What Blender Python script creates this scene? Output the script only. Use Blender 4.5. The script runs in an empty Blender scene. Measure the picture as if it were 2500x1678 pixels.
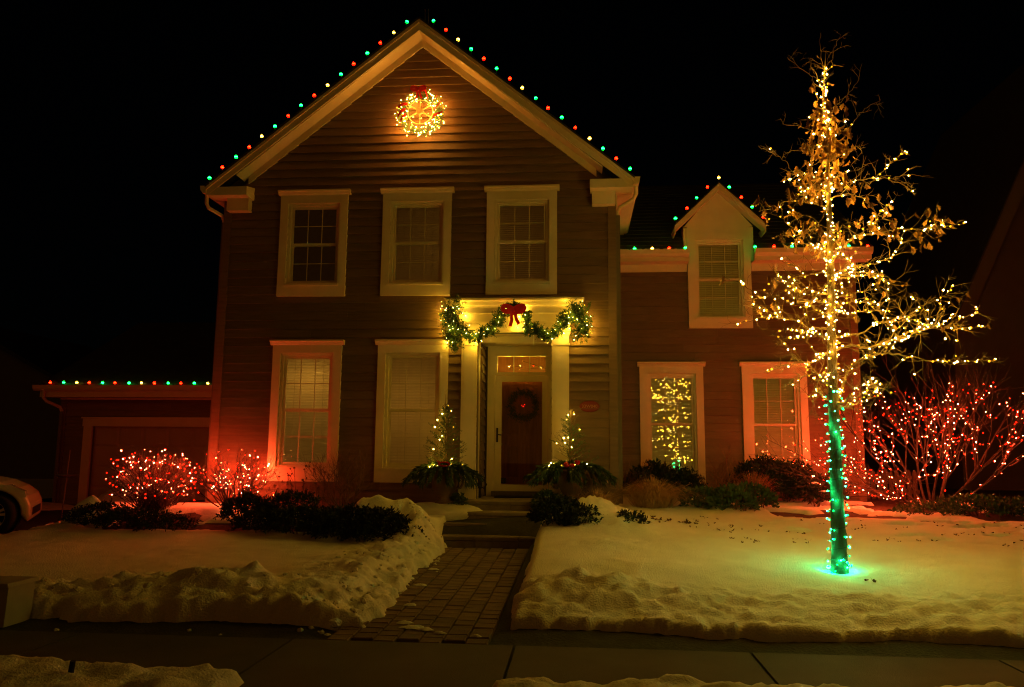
import bpy, bmesh, math, random
import numpy as np
from mathutils import Vector, Matrix

random.seed(7)
rad = math.radians
scene = bpy.context.scene
COL = scene.collection

# ------------------------------------------------------------------ camera, sky, sun, exposure
CAM = Vector((0.0, -13.283, 1.5247))
RX, ROLL, RZ = 1.7066, 0.0085, 0.0855
CAMROT = Matrix.Rotation(RZ, 3, 'Z') @ Matrix.Rotation(RX, 3, 'X') @ Matrix.Rotation(ROLL, 3, 'Z')
cam_data = bpy.data.cameras.new('camera')
cam_data.sensor_fit = 'HORIZONTAL'
cam_data.sensor_width = 36.0
cam_data.lens = 1900.0 / 2500.0 * 36.0
cam_data.clip_start = 0.05
cam_data.clip_end = 600.0
cam = bpy.data.objects.new('camera', cam_data)
COL.objects.link(cam)
cam.matrix_world = Matrix.Translation(CAM) @ CAMROT.to_4x4()
scene.camera = cam

world = bpy.data.worlds.new('World')
scene.world = world
world.use_nodes = True
wnt = world.node_tree
wnt.nodes.clear()
sky = wnt.nodes.new('ShaderNodeTexSky')
sky.sky_type = 'NISHITA'
sky.sun_disc = False
sky.sun_elevation = rad(18)
sky.sun_rotation = rad(200)
bg = wnt.nodes.new('ShaderNodeBackground')
bg.inputs['Strength'].default_value = 0.00008
wout = wnt.nodes.new('ShaderNodeOutputWorld')
wnt.links.new(sky.outputs['Color'], bg.inputs['Color'])
wnt.links.new(bg.outputs['Background'], wout.inputs['Surface'])

sun_data = bpy.data.lights.new('sun', 'SUN')       # the sodium glow of the street, dimmed right down for night
sun_data.energy = 0.10
sun_data.angle = rad(70)
sun_data.color = (1.0, 0.31, 0.012)
sun = bpy.data.objects.new('sun', sun_data)
COL.objects.link(sun)
sun.rotation_euler = (rad(79), 0, rad(-20))

scene.view_settings.view_transform = 'Standard'
scene.view_settings.look = 'None'
scene.view_settings.exposure = 0.0
scene.view_settings.gamma = 1.0
scene.view_settings.use_curve_mapping = False
scene.render.engine = 'CYCLES'
scene.cycles.use_light_tree = True
scene.cycles.max_bounces = 6
scene.cycles.diffuse_bounces = 3
scene.cycles.glossy_bounces = 3
scene.cycles.transparent_max_bounces = 16
scene.cycles.sample_clamp_indirect = 10.0
scene.cycles.use_adaptive_sampling = False
scene.cycles.use_denoising = True
scene.cycles.denoising_prefilter = 'ACCURATE'
scene.cycles.filter_width = 1.15

# ------------------------------------------------------------------ helpers
WT = {}                                             # world translation of every parent


def ray(u, v):
    """direction through a pixel of the 2500 x 1678 photograph"""
    return CAMROT @ Vector(((u - 1250) / 1900.0, -(v - 839) / 1900.0, -1.0))


def at(u, v, y):
    """the place at depth y that the photograph shows at pixel (u, v)"""
    d = ray(u, v)
    return CAM + d * ((y - CAM.y) / d.y)


def hsh(ix, iy, seed):
    h = (ix.astype(np.int64) * 374761393 + iy.astype(np.int64) * 668265263 + seed * 974711) & 0xffffffff
    h = ((h ^ (h >> 13)) * 1274126177) & 0xffffffff
    h = (h ^ (h >> 16)) & 0xffffffff
    return h / 4294967295.0


def vnoise(x, y, seed=0):
    x = np.asarray(x, float)
    y = np.asarray(y, float)
    ix, iy = np.floor(x), np.floor(y)
    fx, fy = x - ix, y - iy
    fx = fx * fx * (3 - 2 * fx)
    fy = fy * fy * (3 - 2 * fy)
    a, b = hsh(ix, iy, seed), hsh(ix + 1, iy, seed)
    c, d = hsh(ix, iy + 1, seed), hsh(ix + 1, iy + 1, seed)
    return (a + (b - a) * fx) * (1 - fy) + (c + (d - c) * fx) * fy


def fbm(x, y, seed=0, octv=4):
    s, a, t = 0.0, 0.5, 0.0
    for o in range(octv):
        s = s + a * vnoise(np.asarray(x) * 2 ** o, np.asarray(y) * 2 ** o, seed + o * 17)
        t += a
        a *= 0.5
    return s / t


def sstep(a, b, x):
    t = np.clip((np.asarray(x, float) - a) / (b - a), 0, 1)
    return t * t * (3 - 2 * t)


class MB:
    """collects shapes for one mesh"""

    def __init__(s):
        s.v, s.f, s.m = [], [], []

    def add(s, vs, fs, mi=0):
        n = len(s.v)
        s.v.extend([tuple(v) for v in vs])
        for f in fs:
            s.f.append(tuple(i + n for i in f))
            s.m.append(mi)
        return s

    def box(s, x0, x1, y0, y1, z0, z1, mi=0):
        return s.add([(x0, y0, z0), (x1, y0, z0), (x1, y1, z0), (x0, y1, z0), (x0, y0, z1), (x1, y0, z1), (x1, y1, z1), (x0, y1, z1)],
                     [(0, 3, 2, 1), (4, 5, 6, 7), (0, 1, 5, 4), (1, 2, 6, 5), (2, 3, 7, 6), (3, 0, 4, 7)], mi)

    def prism(s, poly, axis, a0, a1, mi=0):
        """polygon of 2-D points pushed along an axis: 'y' takes (x,z), 'x' takes (y,z), 'z' takes (x,y)"""
        n = len(poly)
        mk = {'y': lambda p, a: (p[0], a, p[1]), 'x': lambda p, a: (a, p[0], p[1]), 'z': lambda p, a: (p[0], p[1], a)}[axis]
        vs = [mk(p, a0) for p in poly] + [mk(p, a1) for p in poly]
        fs = [tuple(range(n)), tuple(reversed(range(n, 2 * n)))] + [(i, n + i, n + (i + 1) % n, (i + 1) % n) for i in range(n)]
        return s.add(vs, fs, mi)

    def tube(s, pts, rads, n=6, cap=True, mi=0):
        pts = [Vector(p) for p in pts]
        if not hasattr(rads, '__len__'):
            rads = [rads] * len(pts)
        vs, fs = [], []
        up = None
        for i, p in enumerate(pts):
            t = (pts[min(i + 1, len(pts) - 1)] - pts[max(i - 1, 0)])
            t = t.normalized() if t.length > 1e-9 else Vector((0, 0, 1))
            if up is None:
                up = t.orthogonal().normalized()
            up = (up - t * up.dot(t))
            up = up.normalized() if up.length > 1e-6 else t.orthogonal().normalized()
            w = t.cross(up)
            for k in range(n):
                a = 2 * math.pi * k / n
                vs.append(p + (up * math.cos(a) + w * math.sin(a)) * rads[i])
        for i in range(len(pts) - 1):
            for k in range(n):
                fs.append((i * n + k, i * n + (k + 1) % n, (i + 1) * n + (k + 1) % n, (i + 1) * n + k))
        if cap:
            fs.append(tuple(reversed(range(n))))
            fs.append(tuple(range((len(pts) - 1) * n, len(pts) * n)))
        return s.add(vs, fs, mi)

    def lathe(s, prof, c, n=20, axis='z', mi=0):
        """prof: (radius, height) pairs"""
        vs, fs = [], []
        for r, h in prof:
            for k in range(n):
                a = 2 * math.pi * k / n
                x, y = r * math.cos(a), r * math.sin(a)
                p = (x, y, h) if axis == 'z' else (x, h, y)
                vs.append((c[0] + p[0], c[1] + p[1], c[2] + p[2]))
        for i in range(len(prof) - 1):
            for k in range(n):
                fs.append((i * n + k, i * n + (k + 1) % n, (i + 1) * n + (k + 1) % n, (i + 1) * n + k))
        return s.add(vs, fs, mi)

    def mesh(s, name, mats, smooth=False):
        me = bpy.data.meshes.new(name)
        me.from_pydata(s.v, [], s.f)
        for m in (mats if isinstance(mats, (list, tuple)) else [mats]):
            me.materials.append(m)
        if any(s.m):
            me.polygons.foreach_set('material_index', s.m)
        if smooth:
            me.polygons.foreach_set('use_smooth', [True] * len(me.polygons))
        me.update()
        return me

    def build(s, name, mats, parent=None, smooth=False):
        return link(name, s.mesh(name, mats, smooth), parent)


def link(name, me, parent=None, loc=(0, 0, 0), rot=None, scale=None):
    """an object at a place in the world, child of parent if given"""
    o = bpy.data.objects.new(name, me)
    COL.objects.link(o)
    loc = Vector(loc)
    if parent is not None:
        o.parent = parent
        o.location = loc - WT.get(parent.name, Vector((0, 0, 0)))
    else:
        o.location = loc
    WT[o.name] = loc.copy()
    if rot is not None:
        o.rotation_euler = rot
    if scale is not None:
        o.scale = (scale,) * 3 if not hasattr(scale, '__len__') else scale
    return o


def tag(o, label=None, cat=None, group=None, kind=None):
    if label:
        o['label'] = label
    if cat:
        o['category'] = cat
    if group:
        o['group'] = group
    if kind:
        o['kind'] = kind
    return o


def thing(name, label, cat, loc=(0, 0, 0), group=None):
    o = link(name, None, None, loc)
    o.empty_display_size = 0.2
    return tag(o, label, cat, group)


def structure(o):
    return tag(o, kind='structure')


def mat(name, col, rough=0.7, var=0.15, scale=8.0, bump=0.0, bscale=30.0, spec=0.3, metal=0.0, stretch=None, trans=0.0):
    m = bpy.data.materials.new(name)
    m.use_nodes = True
    nt = m.node_tree
    b = nt.nodes['Principled BSDF']
    b.inputs['Roughness'].default_value = rough
    b.inputs['Specular IOR Level'].default_value = spec
    b.inputs['Metallic'].default_value = metal
    tc = nt.nodes.new('ShaderNodeTexCoord')
    mp = nt.nodes.new('ShaderNodeMapping')
    nt.links.new(tc.outputs['Object'], mp.inputs['Vector'])
    if stretch:
        mp.inputs['Scale'].default_value = stretch
    nz = nt.nodes.new('ShaderNodeTexNoise')
    nz.inputs['Scale'].default_value = scale
    nz.inputs['Detail'].default_value = 5
    nt.links.new(mp.outputs['Vector'], nz.inputs['Vector'])
    rp = nt.nodes.new('ShaderNodeMapRange')
    rp.inputs['To Min'].default_value = 1 - var
    rp.inputs['To Max'].default_value = 1 + var
    rp.inputs['From Min'].default_value = 0.25
    rp.inputs['From Max'].default_value = 0.75
    nt.links.new(nz.outputs['Fac'], rp.inputs['Value'])
    oi = nt.nodes.new('ShaderNodeObjectInfo')
    r2 = nt.nodes.new('ShaderNodeMapRange')
    r2.inputs['To Min'].default_value = 1 - var * 0.6
    r2.inputs['To Max'].default_value = 1 + var * 0.6
    nt.links.new(oi.outputs['Random'], r2.inputs['Value'])
    mu = nt.nodes.new('ShaderNodeMath')
    mu.operation = 'MULTIPLY'
    nt.links.new(rp.outputs['Result'], mu.inputs[0])
    nt.links.new(r2.outputs['Result'], mu.inputs[1])
    mx = nt.nodes.new('ShaderNodeVectorMath')
    mx.operation = 'SCALE'
    mx.inputs[0].default_value = col
    nt.links.new(mu.outputs['Value'], mx.inputs['Scale'])
    nt.links.new(mx.outputs['Vector'], b.inputs['Base Color'])
    if bump:
        n2 = nt.nodes.new('ShaderNodeTexNoise')
        n2.inputs['Scale'].default_value = bscale
        n2.inputs['Detail'].default_value = 6
        nt.links.new(mp.outputs['Vector'], n2.inputs['Vector'])
        bp = nt.nodes.new('ShaderNodeBump')
        bp.inputs['Strength'].default_value = bump
        bp.inputs['Distance'].default_value = 0.02
        nt.links.new(n2.outputs['Fac'], bp.inputs['Height'])
        nt.links.new(bp.outputs['Normal'], b.inputs['Normal'])
    if trans:
        b.inputs['Transmission Weight'].default_value = trans
    return m


def glow(name, col, strength, lo=0.45, hi=1.35):
    m = bpy.data.materials.new(name)
    m.use_nodes = True
    nt = m.node_tree
    nt.nodes.clear()
    e = nt.nodes.new('ShaderNodeEmission')
    e.inputs['Color'].default_value = (*col, 1)
    oi = nt.nodes.new('ShaderNodeObjectInfo')
    mr = nt.nodes.new('ShaderNodeMapRange')
    mr.inputs['To Min'].default_value = strength * lo
    mr.inputs['To Max'].default_value = strength * hi
    nt.links.new(oi.outputs['Random'], mr.inputs['Value'])
    nt.links.new(mr.outputs['Result'], e.inputs['Strength'])
    o = nt.nodes.new('ShaderNodeOutputMaterial')
    nt.links.new(e.outputs['Emission'], o.inputs['Surface'])
    return m


def glass_mat(name, tint=(0.9, 0.9, 0.9)):
    m = bpy.data.materials.new(name)
    m.use_nodes = True
    nt = m.node_tree
    nt.nodes.clear()
    fr = nt.nodes.new('ShaderNodeFresnel')
    fr.inputs['IOR'].default_value = 1.9
    t = nt.nodes.new('ShaderNodeBsdfTransparent')
    t.inputs['Color'].default_value = (*tint, 1)
    g = nt.nodes.new('ShaderNodeBsdfGlossy')
    g.inputs['Roughness'].default_value = 0.0
    mx = nt.nodes.new('ShaderNodeMixShader')
    o = nt.nodes.new('ShaderNodeOutputMaterial')
    nt.links.new(fr.outputs['Fac'], mx.inputs['Fac'])
    nt.links.new(t.outputs['BSDF'], mx.inputs[1])
    nt.links.new(g.outputs['BSDF'], mx.inputs[2])
    nt.links.new(mx.outputs['Shader'], o.inputs['Surface'])
    return m


M = dict(
    trim=mat('cream_trim_paint', (0.62, 0.52, 0.40), 0.55, 0.05, 5, 0.05, 40),
    siding=mat('taupe_siding_paint', (0.155, 0.094, 0.060), 0.5, 0.20, 3, 0.12, 25, stretch=(1, 4, 9)),
    shingle=mat('dark_shingle', (0.035, 0.034, 0.033), 0.9, 0.35, 6, 0.5, 60),
    sheath=mat('wall_sheathing', (0.12, 0.1, 0.08), 0.8),
    glass=glass_mat('window_glass', (0.93, 0.93, 0.91)),
    blind=mat('blind_slat_vinyl', (0.86, 0.76, 0.60), 0.5, 0.05),
    room=mat('dark_room_plaster', (0.1, 0.09, 0.08), 0.9),
    door=mat('stained_oak_door', (0.46, 0.175, 0.07), 0.45, 0.25, 4, 0.1, 60, stretch=(6, 6, 0.7)),
    metal=mat('dark_bronze_metal', (0.05, 0.04, 0.03), 0.35, 0.1, metal=0.8),
    brass=mat('brass', (0.5, 0.35, 0.12), 0.3, 0.1, metal=1.0),
    downspout=mat('brown_downspout', (0.13, 0.1, 0.075), 0.5, 0.1),
    snow=mat('snow', (0.66, 0.66, 0.66), 0.8, 0.07, 2.5, 0.7, 55, spec=0.25),
    soil=mat('frozen_lawn_soil', (0.032, 0.03, 0.018), 0.95, 0.4, 5, 0.7, 40),
    mulch=mat('bark_mulch', (0.06, 0.036, 0.022), 0.95, 0.5, 14, 0.9, 50),
    concrete=mat('concrete_slab', (0.065, 0.057, 0.047), 0.8, 0.35, 1.4, 0.3, 90),
    asphalt=mat('asphalt', (0.05, 0.05, 0.05), 0.9, 0.2, 12, 0.4, 120),
    paver=mat('clay_grey_paver', (0.155, 0.11, 0.078), 0.85, 0.3, 6, 0.4, 70),
    joint=mat('paver_joint_sand', (0.035, 0.03, 0.024), 0.95, 0.3, 20, 0.4, 90),
    stone=mat('step_stone', (0.17, 0.135, 0.1), 0.85, 0.22, 5, 0.4, 45),
    timber=mat('edging_timber', (0.11, 0.085, 0.06), 0.85, 0.3, 4, 0.4, 40, stretch=(1, 8, 8)),
    bark=mat('oak_bark', (0.085, 0.062, 0.038), 0.85, 0.35, 14, 0.8, 45, stretch=(1, 1, 0.35)),
    twig=mat('twig_bark', (0.13, 0.09, 0.052), 0.8, 0.3, 20),
    redbark=mat('shrub_bark', (0.045, 0.032, 0.024), 0.8, 0.3, 20),
    leaf=mat('dry_oak_leaf', (0.27, 0.135, 0.05), 0.65, 0.45, 12, 0.2, 60),
    yew=mat('dark_yew_needles', (0.02, 0.032, 0.018), 0.75, 0.5, 9),
    juniper=mat('evergreen_needles', (0.045, 0.075, 0.03), 0.7, 0.5, 9),
    garland=mat('garland_needles', (0.035, 0.085, 0.026), 0.6, 0.45, 9),
    spruce=mat('spruce_needles', (0.075, 0.12, 0.045), 0.65, 0.4, 9),
    drygrass=mat('dry_grass_blades', (0.50, 0.29, 0.13), 0.8, 0.5, 12),
    drystem=mat('dead_stems', (0.13, 0.075, 0.045), 0.85, 0.4, 12),
    redstem=mat('red_brown_stems', (0.26, 0.11, 0.055), 0.85, 0.4, 12),
    ribbon=mat('red_velvet_ribbon', (0.80, 0.02, 0.03), 0.6, 0.2, 12),
    ornament=mat('red_glass_ornament', (0.45, 0.01, 0.015), 0.08, 0.1, spec=0.8),
    urn=mat('terracotta_urn', (0.14, 0.08, 0.045), 0.75, 0.3, 7, 0.3, 40),
    plaque=mat('plaque_red_enamel', (0.17, 0.014, 0.016), 0.45, 0.05),
    plaque_text=mat('plaque_lettering', (0.40, 0.21, 0.15), 0.6, 0.05),
    wire=mat('string_light_wire', (0.012, 0.022, 0.012), 0.6, 0.1),
    cream_metal=mat('cream_wreath_frame', (0.85, 0.72, 0.48), 0.5, 0.05),
    carpaint=mat('pale_car_paint', (0.62, 0.57, 0.52), 0.25, 0.02, spec=0.6, metal=0.0),
    rubber=mat('tyre_rubber', (0.012, 0.012, 0.012), 0.85, 0.2),
    alloy=mat('alloy_wheel', (0.55, 0.53, 0.5), 0.35, 0.08, metal=0.55),
    lens=mat('headlamp_lens', (0.5, 0.5, 0.5), 0.04, 0.0, spec=1.0),
    carglass=mat('car_window_glass', (0.01, 0.01, 0.012), 0.05, 0.0, spec=0.8),
    pedestal=mat('pale_plastic_cabinet', (0.33, 0.31, 0.26), 0.6, 0.1),
    fence=mat('weathered_fence_wood', (0.12, 0.085, 0.06), 0.85, 0.25, 5, 0.4, 40, stretch=(8, 8, 1)),
    neighbour=mat('neighbour_siding', (0.10, 0.085, 0.07), 0.8, 0.1, 3),
    neighbour_trim=mat('neighbour_trim', (0.12, 0.10, 0.08), 0.7, 0.05, 3),
    garage=mat('garage_door_paint', (0.40, 0.31, 0.24), 0.6, 0.06, 3, 0.05, 40),
    wreath_green=mat('door_wreath_needles', (0.04, 0.07, 0.035), 0.7, 0.5, 9),
    curtain=mat('lampshade_linen', (0.6, 0.5, 0.35), 0.8),
    ice=mat('icicle_ice', (0.75, 0.75, 0.72), 0.15, 0.05, spec=0.6),
    mat_rubber=mat('door_mat_coir', (0.02, 0.015, 0.01), 0.95, 0.3, 40),
)
# each small lamp: coloured glass with a hotter tip
# each small lamp: coloured glass with a hotter tip
nt = M['blind'].node_tree                            # vinyl slats let some lamplight through
tl_ = nt.nodes.new('ShaderNodeBsdfTranslucent')
tl_.inputs['Color'].default_value = (.85, .66, .38, 1)
mx_ = nt.nodes.new('ShaderNodeMixShader')
mx_.inputs['Fac'].default_value = .22
nt.links.new(nt.nodes['Principled BSDF'].outputs['BSDF'], mx_.inputs[1])
nt.links.new(tl_.outputs['BSDF'], mx_.inputs[2])
nt.links.new(mx_.outputs['Shader'], nt.nodes['Material Output'].inputs['Surface'])
M['warm'] = glow('warm_white_bulb', (1.0, 0.40, 0.012), 2.6)
M['warm_tip'] = glow('warm_white_bulb_tip', (1.0, 0.62, 0.14), 120)
M['warm2'] = glow('warm_white_garland_bulb', (1.0, 0.42, 0.015), 2.6)
M['warm2_tip'] = glow('warm_white_garland_bulb_tip', (1.0, 0.66, 0.16), 110)
M['warm4'] = M['warm2']
M['warm4_tip'] = glow('garland_bulb_tip', (1.0, 0.66, 0.16), 110)
M['warm3'] = glow('amber_white_bulb', (1.0, 0.30, 0.010), 3.0)
M['warm3_tip'] = glow('amber_white_bulb_tip', (1.0, 0.52, 0.09), 110)
M['green'] = glow('green_bulb', (0.0005, 1.0, 0.10), 9)
M['green_tip'] = glow('green_bulb_tip', (0.02, 1.0, 0.30), 60)
M['red'] = glow('red_bulb', (1.0, 0.006, 0.001), 14, 0.4, 1.4)
M['red_tip'] = glow('red_bulb_tip', (1.0, 0.24, 0.10), 130, 0.3, 1.5)
M['heart'] = glow('tiny_red_bulb', (1.0, 0.02, 0.01), 3)
M['c9green'] = glow('large_green_bulb', (0.0, 1.0, 0.022), 15.0, 0.9, 1.2)
M['c9red'] = glow('large_red_bulb', (1.0, 0.0025, 0.0003), 20.0, 0.9, 1.2)
M['c9white'] = glow('large_white_bulb', (1.0, 0.45, 0.02), 9.0, 0.9, 1.2)
M['c9g_core'] = glow('green_bulb_filament', (0.02, 1.0, 0.20), 34, 0.9, 1.2)
M['c9r_core'] = glow('red_bulb_filament', (1.0, 0.035, 0.004), 20, 0.9, 1.2)
M['c9w_core'] = glow('white_bulb_filament', (1.0, 0.62, 0.10), 34, 0.9, 1.2)


for k_ in ('warm', 'warm2', 'warm3', 'warm4', 'green', 'red'):          # the lamps inside carry the light, see light_string
    for q_ in ('', '_tip'):
        if k_ + q_ in M:
            M[k_ + q_].cycles.emission_sampling = 'NONE'


def icos(r, sub=1, sx=1.0, sz=1.0):
    bm = bmesh.new()
    bmesh.ops.create_icosphere(bm, subdivisions=sub, radius=r)
    vs = [(v.co.x * sx, v.co.y * sx, v.co.z * sz) for v in bm.verts]
    fs = [tuple(v.index for v in f.verts) for f in bm.faces]
    bm.free()
    return vs, fs


def bulb_mesh(m, tip, r=0.0105, cut=0.35):
    b = MB()
    vs, fs = icos(r, 1, 0.85, 1.25)
    b.add(vs, fs)
    for i, f in enumerate(b.f):
        if sum(b.v[k][2] for k in f) / 3 > cut * r:
            b.m[i] = 1
    return b.mesh('bulb', [m, tip])


def c9_mesh(mshell, mcore, r=0.027):
    """large strawberry-shaped bulb, its tip up, hot middle"""
    b = MB()
    n = 8
    prof = [(0.30, -0.95), (0.80, -0.6), (1.0, -0.12), (0.97, 0.22), (0.72, 0.75), (0.06, 1.4)]
    b.lathe([(r * p, r * h) for p, h in prof], (0, 0, 0), n)
    k = len(prof)
    b.f.append(tuple(range((k - 1) * n, k * n)))
    b.m.append(0)
    for i, f in enumerate(b.f):                       # the middle belt is where the filament burns through
        row = min(f) // n
        if row == 2:
            b.m[i] = 1
    b.lathe([(r * 0.36, -r * 1.9), (r * 0.42, -r * 0.9), (r * 0.3, -r * 0.88)], (0, 0, 0), 6, mi=2)
    return b.mesh('bulb', [mshell, mcore, M['wire']])


BULB = {k: bulb_mesh(M[k], M[k + '_tip']) for k in ('warm', 'warm2', 'warm3', 'warm4', 'green')}
BULB['red'] = bulb_mesh(M['red'], M['red_tip'], .0105, .85)
BULB['redhot'] = bulb_mesh(M['red'], M['red_tip'], .0105, .25)
BULB['heart'] = bulb_mesh(M['heart'], M['heart'])
C9 = {'G': c9_mesh(M['c9green'], M['c9g_core']), 'R': c9_mesh(M['c9red'], M['c9r_core']), 'W': c9_mesh(M['c9white'], M['c9w_core'])}


def rnd_rot():
    return (random.uniform(-2.2, 2.2), random.uniform(-2.2, 2.2), random.uniform(0, 6.28))


# radiant watts and colour of one small lamp of each kind
OUT = dict(warm=(.43, (1.0, .49, .020)), warm2=(3.1, (1.0, .56, .026)), warm4=(.46, (1.0, .56, .026)), warm3=(.55, (1.0, .34, .022)), green=(.50, (.002, 1.0, .22)),
           red=(.26, (1.0, .004, .001)), redhot=(.92, (1.0, .075, .018)), heart=(.01, (1.0, .02, .01)))
LAMPS = {}


def lamp_data(kind, n):
    if (kind, n) not in LAMPS:
        w, c = OUT[kind]
        d = bpy.data.lights.new('bulb_light', 'POINT')
        d.energy = w * n
        d.color = c
        d.shadow_soft_size = .0185
        LAMPS[(kind, n)] = d
    return LAMPS[(kind, n)]


def light_string(label, pts, kinds, wire=None, group='mini light strings', size=(0.6, 1.3), wr=0.003):
    """mini lights: bulbs at pts, each its own object; kinds gives the bulb of each point. A lamp glows in every few bulbs"""
    root = thing('string_light', label, 'string lights', pts[0], group)
    for p, k in zip(pts, kinds):
        link('bulb', BULB[k], root, p, rnd_rot(), random.uniform(*size))
    for kind in sorted(set(kinds)):
        own = [p for p, k in zip(pts, kinds) if k == kind]
        step = {'warm': 3, 'green': 4, 'redhot': 3, 'red': 8, 'warm3': 2, 'warm4': 2}.get(kind, 1)
        n = max(1, round(len(own) / step))
        own.sort(key=lambda p: -p.y) if 'hedge' in label or 'vase-shaped' in label else None   # deep inside the shrub
        for p in (own[:n] if 'hedge' in label or 'vase-shaped' in label else own[::step][:n]):
            o = bpy.data.objects.new('bulb_light', lamp_data(kind, len(own) / n))
            COL.objects.link(o)
            o.parent = root
            o.location = p - WT[root.name]
    if wire:
        b = MB()
        for path in wire:
            if len(path) > 1:
                b.tube(path, wr, 3, cap=False)
        b.build('wire', M['wire'], root)
    return root


def c9_string(label, pts, cols, wire_pts, group='large bulb strings along the roof edges', tilt=None):
    root = thing('string_light', label, 'string lights', pts[0], group)
    for p, c in zip(pts, cols):
        link('bulb', C9[c], root, p, (random.uniform(-.25, .25), random.uniform(-.25, .25), 0), random.uniform(0.94, 1.08))
    b = MB()
    b.tube(wire_pts, 0.005, 4)
    b.build('wire', M['wire'], root)
    return root


# ------------------------------------------------------------------ terrain
def walk_z(y):
    return np.interp(y, [-6.9, -1.6], [0.0, 0.10])


WX0, WX1 = -2.04, -0.72                              # the paver walk
DRIVE_X = -8.45


def base_z(x, y):
    """bare ground without snow"""
    x = np.asarray(x, float)
    y = np.asarray(y, float)
    r = np.interp(y, [-9.9, -9.5, -8.2, -6.9, -6.3, -4.6, -3, -1, 0, 3, 10, 40], [-.1, -.02, -.02, -.02, .03, .225, .34, .50, .56, .60, .6, .4])
    l = np.interp(y, [-9.9, -9.5, -8.2, -6.9, -6.3, -5, -3, -2.2, -1.4, -.6, 0, 3, 10, 40], [-.1, -.02, -.02, -.02, .02, .08, .13, .18, .34, .47, .5, .4, .2, .2])
    d = np.interp(y, [-9.9, -9.5, -8.2, -6.9, -6.3, -5, -3, -2, 0, 4, 10, 40], [-.1, -.02, -.02, -.02, .02, .06, .11, .12, .13, .16, .16, .2])
    s = sstep(-2.2, -0.2, x)
    z = l * (1 - s) + r * s
    s2 = sstep(-7.9, -8.5, x)
    z = z * (1 - s2) + d * s2
    w = sstep(WX0 - .25, WX0, x) * sstep(WX1 + .25, WX1, x) * sstep(-7.0, -6.9, y) * sstep(-1.2, -1.6, y)
    z = z * (1 - w) + (walk_z(y) - 0.05) * w
    f = sstep(-6.0, -5.5, x) * sstep(.3, .8, y) * sstep(.5, .2, x)   # under the house
    return z - 0.35 * f


def grid_mesh(name, xs, ys, zf, m, parent=None, keep=None, smooth=True):
    X, Y = np.meshgrid(xs, ys)
    Z = zf(X, Y)
    nx, ny = len(xs), len(ys)
    co = np.stack([X, Y, Z], -1).reshape(-1, 3)
    i = np.arange(nx * ny).reshape(ny, nx)
    q = np.stack([i[:-1, :-1], i[:-1, 1:], i[1:, 1:], i[1:, :-1]], -1).reshape(-1, 4)
    if keep is not None:
        K = keep(X, Y, Z).reshape(-1)
        q = q[K[q].any(1)]
        used = np.unique(q)
        remap = np.full(nx * ny, -1)
        remap[used] = np.arange(len(used))
        q = remap[q]
        co = co[used]
    me = bpy.data.meshes.new(name)
    me.vertices.add(len(co))
    me.vertices.foreach_set('co', co.ravel())
    me.loops.add(q.size)
    me.loops.foreach_set('vertex_index', q.ravel())
    me.polygons.add(len(q))
    me.polygons.foreach_set('loop_start', np.arange(0, q.size, 4))
    me.polygons.foreach_set('loop_total', np.full(len(q), 4))
    if smooth:
        me.polygons.foreach_set('use_smooth', np.ones(len(q), bool))
    me.materials.append(m)
    me.update()
    me.validate()
    return link(name, me, parent)


gx = np.concatenate([[-150, -80, -40, -22], np.arange(-15, 12.01, .25), [16, 24, 40, 80, 150]])
gy = np.concatenate([[-80, -40, -25, -16, -12.5], np.arange(-10, 6.01, .2), [8, 12, 20, 40, 90, 200]])
structure(grid_mesh('ground', gx, gy, base_z, M['soil']))


def mound(x, y, cx, cy, rx, ry, h):
    d = ((x - cx) / rx) ** 2 + ((y - cy) / ry) ** 2
    return h * np.exp(-d * 1.6)


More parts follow.
